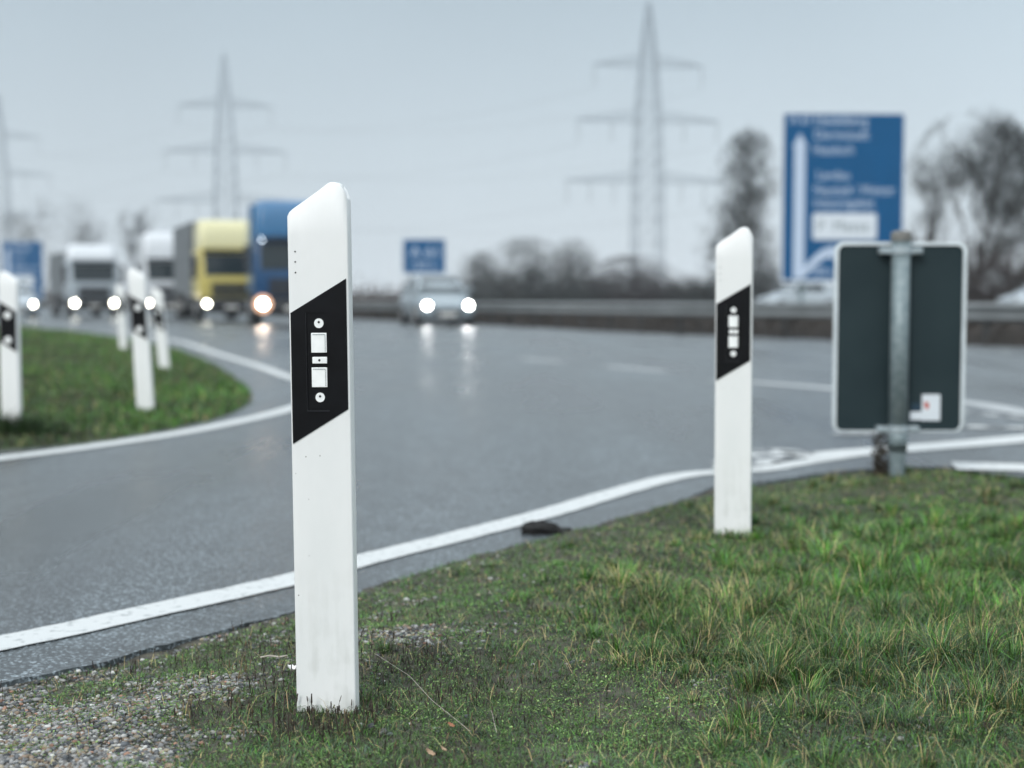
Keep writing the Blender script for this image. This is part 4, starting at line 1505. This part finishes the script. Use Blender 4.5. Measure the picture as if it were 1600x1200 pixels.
def make_truck(label, cabm, topm, boxm, lamp, Hc=3.9, Lb=6.2, dark_lower=True, lamps=(True, True), boxH=3.95, lampr=0.09):
    root = empty('lorry')
    tag(root, label, 'lorry', 'lorries queuing on the far lane')
    def rg(hw, yf, yb, z, r=.16):
        return [(a, b, z) for a, b in [(-hw + r, yf), (-hw, yf + r), (-hw, yb), (hw, yb), (hw, yf + r), (hw - r, yf)]]
    q = MB()
    q.loft([rg(1.18, .12, 2.1, .85), rg(1.24, .03, 2.15, 1.0), rg(1.25, 0, 2.15, 1.6), rg(1.25, .03, 2.15, 1.9), rg(1.22, .22, 2.15, 2.75), rg(1.18, .34, 2.1, 2.86)])
    q.build('cab', cabm, root, bevel=.03)
    q = MB()
    q.loft([rg(1.17, .36, 2.1, 2.87, .2), rg(1.17, .40, 2.1, Hc - .5, .2), rg(1.12, .62, 2.1, Hc - .12, .25), rg(1.02, .85, 2.05, Hc, .25)])
    q.build('roof_deflector', topm, root, bevel=.04)
    q = MB()
    q.loft([rg(1.08, -.012, .2, 1.80, .1), rg(1.07, .16, .4, 2.62, .1)])
    q.build('windscreen', M['glass'], root)
    q = MB()
    q.box((0, .10, 2.74), (2.2, .34, .05), Matrix.Rotation(R(-14), 3, 'X'))
    q.build('sun_visor', M['glass'], root)
    q = MB()
    for k in range(5):
        q.box((0, -.02, 1.02 + k * .115), (1.5, .05, .075))
    q.build('grille', M['chassis'], root, bevel=.008)
    q = MB()
    q.loft([rg(1.16, .12, .9, .34), rg(1.25, -.06, 1.0, .46), rg(1.25, -.06, 1.0, .80), rg(1.22, .0, 1.0, .88)])
    bump = q.build('bumper', cabm if not dark_lower else M['chassis'], root, bevel=.03)
    for i, sx_ in enumerate((-1, 1)):
        q = MB()
        q.tube([(sx_ * .95, -.085, .70), (sx_ * .95, -.03, .70)], lampr, 18)
        hl = q.build('headlight', lamp if lamps[i] else M['lampd'], root)
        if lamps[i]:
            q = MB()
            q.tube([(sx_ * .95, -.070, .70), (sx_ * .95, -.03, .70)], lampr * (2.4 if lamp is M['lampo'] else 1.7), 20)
            q.build('lamp_glare', M['halo_o'] if lamp is M['lampo'] else M['halo_w'], hl)  # added glowing disc behind the lamp, blurs into a halo
        q = MB()
        q.box((sx_ * 1.42, .14, 2.25), (.20, .14, .62))
        q.box((sx_ * 1.42, .14, 1.78), (.20, .14, .22))
        q.tube([(sx_ * 1.2, .3, 2.6), (sx_ * 1.42, .16, 2.55)], .025, 6)
        q.build('mirror', M['chassis'], root, bevel=.02)
        q = MB()
        pts = [(sx_ * 1.262, .5, 1.75), (sx_ * 1.262, 1.35, 1.75), (sx_ * 1.240, 1.35, 2.5), (sx_ * 1.240, .62, 2.5)]
        q.add(pts + [(p_[0] - sx_ * .08, p_[1], p_[2]) for p_ in pts], [(0, 1, 2, 3), (4, 7, 6, 5), (0, 4, 5, 1), (1, 5, 6, 2), (2, 6, 7, 3), (3, 7, 4, 0)])
        q.build('side_window', M['glass'], root)
        for yw in (1.35, 3.3 + Lb * .55, 3.3 + Lb * .78):
            wheel(root, sx_ * 1.08, yw, .50, .30)
    q = MB()
    q.box((0, 2.0 + Lb * .5, .88), (1.0, Lb + 1.2, .26))
    for sx_ in (-1, 1):
        q.box((sx_ * 1.15, 2.9 + Lb * .25, .72), (.12, Lb * .36, .5))
    q.build('chassis', M['chassis'], root)
    q = MB()
    q.box((0, 2.45 + Lb / 2, (1.08 + boxH) / 2), (2.52, Lb, boxH - 1.08))
    bx_ = q.build('cargo_box', boxm, root, bevel=.03)
    q = MB()
    q.box((0, -.075, .56), (.52, .02, .11))
    q.build('number_plate', M['plate'], root)
    return root


def put(o, px, Y, yaw, dz=0.0):
    p = at(px, 500, Y)
    o.location = (p.x, Y, gz(Y) + dz)
    o.rotation_euler = (0, 0, yaw)


car = make_car('silver car with both headlights lit, driving towards us in front of the small blue sign', M['silver'], M['lampc'], hgt=1.60)
put(car, 700, 43.5, R(13))
t_blue = make_truck('blue lorry with warm glaring headlight, partly behind the nearest post', M['bluep'], M['bluel'], M['bluel'], M['lampo'], Hc=4.05, Lb=5.0, boxH=4.0, lampr=0.12)
put(t_blue, 458, 45.5, R(12))
t_yel = make_truck('yellow lorry with grey tarpaulin side, left of the blue lorry', M['yellow'], M['paleyellow'], M['tarp'], M['lampw'], Hc=3.98, Lb=7.0, dark_lower=True, lamps=(True, False), boxH=3.98, lampr=0.085)
put(t_yel, 362, 55.5, R(19))
t_wh = make_truck('tall white lorry half hidden behind the grey side of the yellow lorry', M['whitep'], M['whitep'], M['tarp_w'], M['lampw'], Hc=4.05, Lb=6.2, lamps=(True, False), lampr=0.07)
put(t_wh, 266, 67, R(16))
t_wh2 = make_truck('white lorry with both headlights lit, second vehicle from the left edge', M['greyw'], M['whitep'], M['tarp'], M['lampw'], Hc=3.62, Lb=7.5, lamps=(True, True), boxH=3.3, lampr=0.11)
put(t_wh2, 148, 71, R(23))
car2 = make_car('pale van-like car with lit headlights below the left blue sign, at the left edge', M['greyw'], M['lampw'], hgt=1.75)
put(car2, 30, 66, R(24))
car3 = make_car('white car beyond the guard rail below the large blue sign', M['whitep'], M['lampd'], hgt=1.55)
car3.location = (at(1188, 457, 74).x, 74, -0.16)
car3.rotation_euler = (0, 0, R(-78))
car4 = copy_tree(car3)
for c_ in kids(car3):
    if c_.data and c_.data.materials and c_.data.materials[0] is M['whitep']:
        c_.data.materials[0] = M['greyw']
car4['label'] = 'white car beyond the guard rail cut by the right edge of the view'
car4.location = (at(1572, 457, 62).x, 62, -0.10)


# small bright marker lamp in the blue lorry's windscreen corner
q = MB()
q.tube([(-.96, .02, 2.76), (-.96, .10, 2.76)], 0.06, 12)
q.build('marker_light', M['lamps'], t_blue)

# ================================================================== ROAD SIGNS
deps = bpy.context.evaluated_depsgraph_get()


def text_part(s, x, z, h, m, parent, y=-0.03, width=None):
    cu = bpy.data.curves.new('lettering', 'FONT')
    cu.body = s
    cu.size = h / 0.7
    cu.extrude = 0.004
    to = bpy.data.objects.new('lettering_tmp', cu)
    col.objects.link(to)
    bpy.context.view_layer.update()
    me = bpy.data.meshes.new_from_object(to.evaluated_get(bpy.context.evaluated_depsgraph_get()))
    bpy.data.objects.remove(to)
    me.name = 'lettering'
    co = np.empty(len(me.vertices) * 3, np.float32)
    me.vertices.foreach_get('co', co)
    co = co.reshape(-1, 3)
    w0 = co[:, 0].max() - co[:, 0].min()
    k = (width / w0) if width else 1.0
    nc = np.stack([x + (co[:, 0] - co[:, 0].min()) * k, y - co[:, 2], z + co[:, 1]], 1)
    me.vertices.foreach_set('co', nc.astype(np.float32).ravel())
    me.materials.clear()
    me.materials.append(m)
    o = bpy.data.objects.new('lettering', me)
    o.parent = parent
    col.objects.link(o)
    return o


def big_sign(label, group=None):
    """board 194 x 265 units, 1 unit = U metres; local origin at ground under the centre"""
    U = 60.0 / FPX
    Wd, Hd = 194 * U, 263 * U
    z_bot = 1.28 + 0.31
    root = empty('direction_sign')
    tag(root, label, 'road sign', group)
    def X(p):
        return (p - 97) * U

    def Z(p):
        return z_bot + Hd - p * U
    q = MB()
    q.prism(rrect(-Wd / 2, Wd / 2, z_bot, z_bot + Hd, .12), 0, .06)
    q.build('border', M['signwhite2'], root)
    q = MB()
    q.prism(rrect(-Wd / 2 + .09, Wd / 2 - .09, z_bot + .09, z_bot + Hd - .09, .08), -.012, .0)
    bd = q.build('panel', M['blue'], root)
    for sx_ in (-1, 1):
        q = MB()
        q.box((sx_ * Wd * .32, .16, (z_bot + Hd - .3 - 0.5) / 2), (.16, .2, z_bot + Hd - .3 + .5))
        q.build('support_post', M['galv'], root)
    # arrow
    q = MB()
    yv0, yv1 = -.030, -.013
    q.prism([(X(20), Z(257)), (X(37), Z(257)), (X(37), Z(52)), (X(20), Z(52))], yv0, yv1)
    q.prism([(X(17), Z(54)), (X(40), Z(54)), (X(28.5), Z(33))], yv0 - .001, yv1)
    br = []
    for k in range(9):
        t = k / 8
        bx0 = 37 + 44 * t
        bz0 = 250 - 32 * math.sin(t * math.pi / 2) - 2
        br.append((bx0, bz0))
    for k in range(8):
        (a0, b0), (a1, b1) = br[k], br[k + 1]
        q.prism([(X(a0), Z(b0 + 8)), (X(a1), Z(b1 + 8)), (X(a1), Z(b1 - 8)), (X(a0), Z(b0 - 8))], yv0, yv1)
    q.prism([(X(80), Z(206)), (X(80), Z(230)), (X(98), Z(216))], yv0 - .001, yv1)
    q.build('arrow', M['signwhite'], root)
    q = MB()
    q.prism(rrect(X(50), X(150), Z(197), Z(156), .1), -.03, -.013)
    wb = q.build('white_field', M['signwhite2'], root)
    text_part('P  Messe', X(58), Z(184), 17 * U, M['galv'], wb, y=-.034, width=80 * U)
    for s_, x_, z_, wd2 in (('A 61', 12, 19, 32), ('Heidelberg', 52, 20, 82), ('Darmstadt', 52, 42, 84), ('Hassloch', 50, 65, 62),
                            ('Landau', 56, 104, 50), ('Neustadt / Weinstr', 52, 127, 126), ('Industriegebiet', 52, 147, 94), ('1000 m', 50, 253, 34)):
        text_part(s_, X(x_), Z(z_), 14.5 * U, M['signwhite'], root, y=-.020, width=wd2 * U)
    return root


bs = big_sign('large blue motorway direction sign standing beyond the guard rail at the right', 'blue motorway direction signs')
p = at(1315, 457, 60)
bs.location = (p.x, 60, -0.31)
bs.rotation_euler = (0, 0, R(2))
bs2 = copy_tree(bs)
bs2['label'] = 'small distant blue direction sign with white field at the left edge'
p = at(36, 457, 150)
bs2.location = (p.x, 150, -1.75 + .4)
bs2.scale = (.81, .81, .88)
bs2.rotation_euler = (0, 0, R(6))

ds = empty('distance_sign')
tag(ds, 'small square blue motorway sign above the silver car', 'road sign')
U2 = 110 / FPX
q = MB()
q.prism(rrect(-35 * U2, 35 * U2, 2.3, 2.3 + 57 * U2, .15), 0, .06)
q.build('border', M['signwhite2'], ds)
q = MB()
q.prism(rrect(-32.5 * U2, 32.5 * U2, 2.3 + 2.5 * U2, 2.3 + 54.5 * U2, .1), -.012, 0)
q.build('panel', M['blue'], ds)
for sx_ in (-1, 1):
    q = MB()
    q.box((sx_ * 22 * U2, .15, 2.2), (.14, .16, 5.0))
    q.build('support_post', M['galv'], ds)
text_part('A 61', -22 * U2, 2.3 + 27 * U2, 17 * U2, M['signwhite'], ds, y=-.02, width=44 * U2)
text_part('1500 m', -18 * U2, 2.3 + 10 * U2, 10 * U2, M['signwhite'], ds, y=-.02, width=36 * U2)
p = at(663, 457, 110)
pz = at(663, 429, 110).z - 2.3
ds.location = (p.x, 110, pz)


# ================================================================== PYLONS
def make_pylon():
    root = empty('pylon')
    tag(root, 'nearest tall lattice electricity pylon with three crossarms right of centre', 'pylon', 'electricity pylons in the haze')
    Hh = 68.0
    zs = [0, 7, 13, 18.5, 23.5, 28, 31.5, 36, 41, 45, 49.5, 53.5, 56.5, 59, 62, 65, Hh]

    def hwid(z):
        return float(np.interp(z, [0, 29, 44, 57, 63, 68], [3.3, 3.0, 2.4, 1.5, 0.9, 0.25]))
    q = MB()
    cs = [(-1, -1), (1, -1), (1, 1), (-1, 1)]
    th = .15
    for a, b in cs:
        q.tube([(a * hwid(z), b * hwid(z), z) for z in zs], th, 4)
    for i in range(len(zs) - 1):
        z0, z1 = zs[i], zs[i + 1]
        for k in range(4):
            a, b = cs[k], cs[(k + 1) % 4]
            w0, w1 = hwid(z0), hwid(z1)
            q.tube([(a[0] * w0, a[1] * w0, z0), (b[0] * w1, b[1] * w1, z1)], .075, 3)
            q.tube([(b[0] * w0, b[1] * w0, z0), (a[0] * w1, a[1] * w1, z1)], .075, 3)
            q.tube([(a[0] * w1, a[1] * w1, z1), (b[0] * w1, b[1] * w1, z1)], .075, 3)
    q.build('lattice_mast', M['pylon'], root)
    for zc, hl, ins in ((53.6, 13.0, (12.6,)), (41.0, 17.0, (8.5, 16.4)), (27.2, 19.5, (8.0, 13.5, 18.9))):
        q = MB()
        w0 = hwid(zc)
        for s_ in (-1, 1):
            tip = (s_ * hl, 0, zc + .2)
            nseg = 7
            lo = []
            up = []
            for d_ in (-1, 1):
                q.tube([(s_ * w0, d_ * w0, zc), tip], .085, 4)
                q.tube([(s_ * w0, d_ * w0, zc + 2.3), tip], .07, 4)
            for k in range(nseg):
                t0, t1 = k / nseg, (k + 1) / nseg
                for d_ in (-1, 1):
                    def lerp(t, zz4):
                        return (s_ * (w0 + (hl - w0) * t), d_ * w0 * (1 - t), zz4 + (zc + .2 - zz4) * t)
                    q.tube([lerp(t0, zc), lerp(t1, zc + 2.3)], .05, 3)
                    q.tube([lerp(t1, zc), lerp(t1, zc + 2.3)], .05, 3)
        arm = q.build('crossarm', M['pylon'], root)
        for s_ in (-1, 1):
            for xi in ins:
                q = MB()
                pts = [(s_ * xi, 0, zc), (s_ * xi, 0, zc - 5.2)]
                q.tube([(s_ * xi, 0, zc - .3 * k) for k in range(17)], [.06 if k % 2 else .14 for k in range(17)], 6)
                q.build('insulator', M['insul'], arm)
    return root


py1 = make_pylon()
Yp = 330
py1.location = (at(1011, 457, Yp).x, Yp, -1)
py1.rotation_euler = (0, 0, R(8))
py2 = copy_tree(py1)
py2['label'] = 'middle electricity pylon, hazy and smaller, above the yellow lorry'
py2.location = (at(355, 457, 418).x, 418, -1)
py2.scale = (1.05, 1.05, 1.04)
py3 = copy_tree(py1)
py3['label'] = 'farthest electricity pylon cut by the left edge of the view'
py3.location = (at(3, 457, 500).x, 500, -1)
py3.scale = (1.05, 1.05, 1.04)

ins_pos = [(s_ * xi, zc - 5.2) for zc, ins in ((53.6, (12.6,)), (41.0, (8.5, 16.4)), (27.2, (8.0, 18.9))) for s_ in (-1, 1) for xi in ins]
names = {0: 'upper', 1: 'middle', 2: 'lower'}


def wire(p0, p1, sag, label):
    q = MB()
    q.tube([(p0 + (p1 - p0) * (i / 14) - Vector((0, 0, sag * 4 * (i / 14) * (1 - i / 14)))) - p0 for i in range(15)], .03, 4)
    o_ = q.build('power_line', M['wire'], loc=tuple(p0))
    tag(o_, label, 'power line', 'power lines strung between the pylons')


for a_, b_ in ((py1, py2), (py2, py3)):
    for (xi, zi) in ins_pos:
        if abs(xi) in (12.6, 16.4, 18.9):
            ra = Matrix.Rotation(R(8), 3, 'Z')
            pa = Vector(a_.location) + ra @ Vector((xi * a_.scale[0], 0, zi * a_.scale[2]))
            pb_ = Vector(b_.location) + ra @ Vector((xi * b_.scale[0], 0, zi * b_.scale[2]))
            wire(pa, pb_, 5.0, 'thin %s %s power line hanging between the %s pylons' % (
                'upper' if abs(xi) == 12.6 else 'middle' if abs(xi) == 16.4 else 'lower', 'left' if xi < 0 else 'right',
                'nearest and middle' if a_ is py1 else 'middle and farthest'))


# ================================================================== TREES AND BUSHES
def make_tree(name, label, cat, px, Y, top_py, wid_px, leafc, seed, leaves=2600, leaf=0.16, shape='round', twigs=True, group='trees and bushes beyond the guard rail', lowest=0.25, clumps=34, base_z=None):
    r_ = random.Random(seed)
    nr = np.random.default_rng(seed)
    s_ = FPX / Y
    zb = gz(Y) - 0.15 if base_z is None else base_z
    Ht = at(px, top_py, Y).z - zb
    hw_ = wid_px / s_ / 2
    root = empty(name, (at(px, 457, Y).x, Y, zb))
    tag(root, label, cat, group)
    q = MB()
    ends = []
    rt0 = Ht * 0.020 + .06

    def grow(p, d, ln, r0, lev):
        pts = [p]
        n_ = 4
        for i in range(n_):
            d = (d + Vector((r_.gauss(0, .13), r_.gauss(0, .13), r_.gauss(.05, .06)))).normalized()
            pts.append(pts[-1] + d * ln / n_)
        q.tube(pts, [r0 * (1 - .55 * i / n_) for i in range(n_ + 1)], 5 if lev < 2 else 3, cap=False)
        if lev >= 3:
            ends.append(pts[-1])
            return
        for k in range(r_.randint(3, 4) if lev else 7):
            j = r_.randint(2, n_) if lev else r_.randint(1, n_)
            a = r_.uniform(0, 6.28)
            sp = r_.uniform(.45, .95)
            ax = Vector((math.cos(a), math.sin(a), 0))
            nd = (d * (1 - sp * .5) + ax * sp + Vector((0, 0, .25))).normalized()
            grow(pts[j], nd, ln * r_.uniform(.45, .7), r0 * .5, lev + 1)
        ends.append(pts[-1])
    grow(Vector((0, 0, 0)), Vector((0, 0, 1)), Ht * .72, rt0, 0)
    # squeeze into the wanted outline
    sc_x = 1.0
    mxr = max(math.hypot(v[0], v[1]) for v in q.v)
    mxz = max(v[2] for v in q.v)
    kx, kz = hw_ / mxr * 1.05, Ht / mxz * .98
    q.v = [(v[0] * kx, v[1] * kx, v[2] * kz) for v in q.v]
    ends = [Vector((e_.x * kx, e_.y * kx, e_.z * kz)) for e_ in ends]
    q.build('trunk', M['bark'], root)
    if leaves:
        cs_ = [e_ for e_ in ends if e_.z > Ht * lowest] or ends
        cl_ = [cs_[nr.integers(len(cs_))] for _ in range(clumps * 4)]
        if shape == 'column':
            cl_ = []
            for _ in range(clumps * 3):
                zz5 = nr.random() ** .85
                rr5 = hw_ * (1 - .75 * zz5 ** 1.6) * math.sqrt(nr.random())
                aa5 = nr.random() * 6.283
                cl_.append(Vector((rr5 * math.cos(aa5), rr5 * math.sin(aa5), Ht * (.03 + .93 * zz5))))
        if shape == 'bush':
            cl_ = [Vector((nr.normal(0, .5) * hw_, nr.normal(0, .4) * hw_, abs(nr.normal(0.35, .28)) * Ht * .9)) for _ in range(clumps)]
        ci = nr.integers(0, len(cl_), leaves)
        cc = np.array([list(c_) for c_ in cl_])[ci]
        spread = hw_ * (.17 if shape == 'round' else .24 if shape == 'column' else .26)
        P_ = cc + nr.normal(0, 1, (leaves, 3)) * np.array([spread, spread, spread * .75])
        P_[:, 2] = np.clip(P_[:, 2], 0.02, Ht * 1.0 - (P_[:, 0] / hw_) ** 2 * Ht * .25)
        P_[:, 2] = np.maximum(P_[:, 2], .02)
        a = nr.normal(0, 1, (leaves, 3))
        a /= np.linalg.norm(a, axis=1)[:, None]
        b = nr.normal(0, 1, (leaves, 3))
        b /= np.linalg.norm(b, axis=1)[:, None]
        sz = leaf * (.5 + nr.random((leaves, 1))) * np.where(nr.random((leaves, 1)) < .7, 1.9, .9)
        tw = np.where(sz > leaf * .95, .10, .5)
        a[:, 2] = np.abs(a[:, 2]) * 1.3
        V_ = np.stack([P_ - a * sz, P_ + b * sz * tw, P_ + a * sz, P_ - b * sz * tw], 1).reshape(-1, 3)
        F_ = np.arange(leaves * 4).reshape(-1, 4)
        C_ = np.array(leafc)[None] * (.55 + .9 * nr.random((leaves, 1))) * (.7 + .6 * nr.random(len(cl_)))[ci][:, None]
        tri_mesh('crown', V_, F_, M['leaf'], np.repeat(C_, 4, 0), parent=root)
    return root


DK = (0.020, 0.024, 0.024)
BR = (0.040, 0.030, 0.028)
GR = (0.045, 0.050, 0.050)
T = make_tree
T('tree', 'dark narrow leafy tree left of the large blue sign', 'tree', 1166, 88, 204, 118, DK, 1, 6500, .14, 'column', clumps=40)
T('tree', 'dark tree with a narrow raised top just right of the large blue sign', 'tree', 1505, 84, 174, 190, DK, 2, 6500, .12, clumps=30, lowest=.2)
T('tree', 'broad dark tree at the right edge of the view', 'tree', 1600, 80, 186, 300, DK, 3, 11000, .12, clumps=44, lowest=.2)
T('tree', 'bare thin tree between the blue sign and the broad tree at the right', 'tree', 1450, 95, 240, 110, GR, 4, 2200, .12, clumps=14)
for i, (px, Y, tp, wp, c, lv) in enumerate([
        (1450, 82, 372, 130, BR, 3200), (1530, 80, 355, 140, BR, 3600), (1600, 78, 372, 120, BR, 3400), (1385, 84, 400, 110, BR, 2600), (1480, 80, 405, 120, BR, 3000), (1575, 79, 410, 120, BR, 3000)]):
    T('bush', ['brown bush right of the dark sign back', 'tallest brown bush behind the guard rail right of the dark sign', 'brown bush at the right edge behind the guard rail', 'brown bush hidden partly by the dark sign back', 'low brown bush in front of the tallest one at the right', 'low brown bush under the broad dark tree'][i],
      'bush', px, Y, tp, wp, c, 20 + i, lv, .11, 'bush')
for i, (px, Y, tp, wp, c, lv, lab) in enumerate([
        (748, 150, 396, 90, GR, 2600, 'small pointed bare tree right of the silver car'),
        (822, 150, 374, 140, GR, 3600, 'broad round grey tree between the silver car and the nearest pylon'),
        (893, 150, 374, 96, GR, 2800, 'narrow bare tree right of the broad round one near the middle'),
        (868, 140, 398, 100, DK, 5200, 'dark bush in front of the broad round tree and the narrow bare one'),
        (795, 140, 412, 110, DK, 4600, 'low dark bush below the broad round grey tree'),
        (985, 140, 402, 130, (.030, .024, .026), 7000, 'dark purple brown bush below the nearest pylon'),
        (930, 145, 418, 100, DK, 4600, 'low dark bush left of the purple brown one'),
        (1050, 140, 424, 100, (.030, .024, .026), 4600, 'low purple brown bush right of the pylon foot'),
        (1110, 130, 432, 100, DK, 4000, 'low dark bush behind the second white post'),
        (715, 150, 428, 90, GR, 3600, 'low grey bush beside the silver car'),
        (1190, 90, 390, 100, DK, 4400, 'dark bush at the foot of the narrow leafy tree')]):
    sh = 'bush' if tp > 385 and i > 0 else 'column'
    T('bush' if sh == 'bush' else 'tree', lab, 'bush' if sh == 'bush' else 'tree', px, Y, tp, wp, c, 40 + i, lv, .16 if Y > 100 else .12, sh)
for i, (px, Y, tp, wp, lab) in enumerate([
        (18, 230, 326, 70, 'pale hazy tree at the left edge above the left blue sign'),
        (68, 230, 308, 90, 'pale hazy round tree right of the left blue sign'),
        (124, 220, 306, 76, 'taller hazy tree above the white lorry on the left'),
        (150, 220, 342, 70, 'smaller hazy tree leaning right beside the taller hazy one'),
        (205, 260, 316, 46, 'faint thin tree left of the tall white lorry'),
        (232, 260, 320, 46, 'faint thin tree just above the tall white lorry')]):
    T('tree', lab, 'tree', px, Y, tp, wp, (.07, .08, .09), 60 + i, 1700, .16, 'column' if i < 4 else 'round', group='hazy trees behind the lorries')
# low hedge on the horizon
n = 26000
hx = rng.uniform(-150, 150, n)
hy = 165 + rng.normal(0, 2.0, n)
hz = gza(hy) + np.abs(rng.normal(0, 1, n)) * (0.5 + 1.1 * fbm(hx, hy * 0, 0.08, 3)) + .05
P_ = np.stack([hx, hy, hz], 1)
a = rng.normal(0, 1, (n, 3))
a /= np.linalg.norm(a, axis=1)[:, None]
b = rng.normal(0, 1, (n, 3))
b /= np.linalg.norm(b, axis=1)[:, None]
V_ = np.stack([P_ - a * .28, P_ + b * .16, P_ + a * .28, P_ - b * .16], 1).reshape(-1, 3)
C_ = np.array([[.045, .028, .028]]) * (.5 + rng.random((n, 1)))
o = tri_mesh('hedge', V_, np.arange(n * 4).reshape(-1, 4), M['leaf'], np.repeat(C_, 4, 0))
tag(o, 'low reddish brown hedge along the horizon behind the guard rail', 'hedge', kind='stuff')

# ================================================================== HAZE
q = MB()
q.box((0, 400, 38), (1500, 1100, 84))
hz_o = q.build('haze', M['glass'])
hm = bpy.data.materials.new('haze')
hm.use_nodes = True
hm.node_tree.nodes.clear()
ho = hm.node_tree.nodes.new('ShaderNodeOutputMaterial')
hv = hm.node_tree.nodes.new('ShaderNodeVolumePrincipled')
hv.inputs['Color'].default_value = (0.90, 0.95, 1.0, 1)
hv.inputs['Density'].default_value = 0.00045
hv.inputs['Anisotropy'].default_value = 0.2
hm.node_tree.links.new(hv.outputs[0], ho.inputs['Volume'])
hz_o.data.materials.clear()
hz_o.data.materials.append(hm)
tag(hz_o, 'pale grey haze over the distant road and pylons', 'haze', kind='stuff')
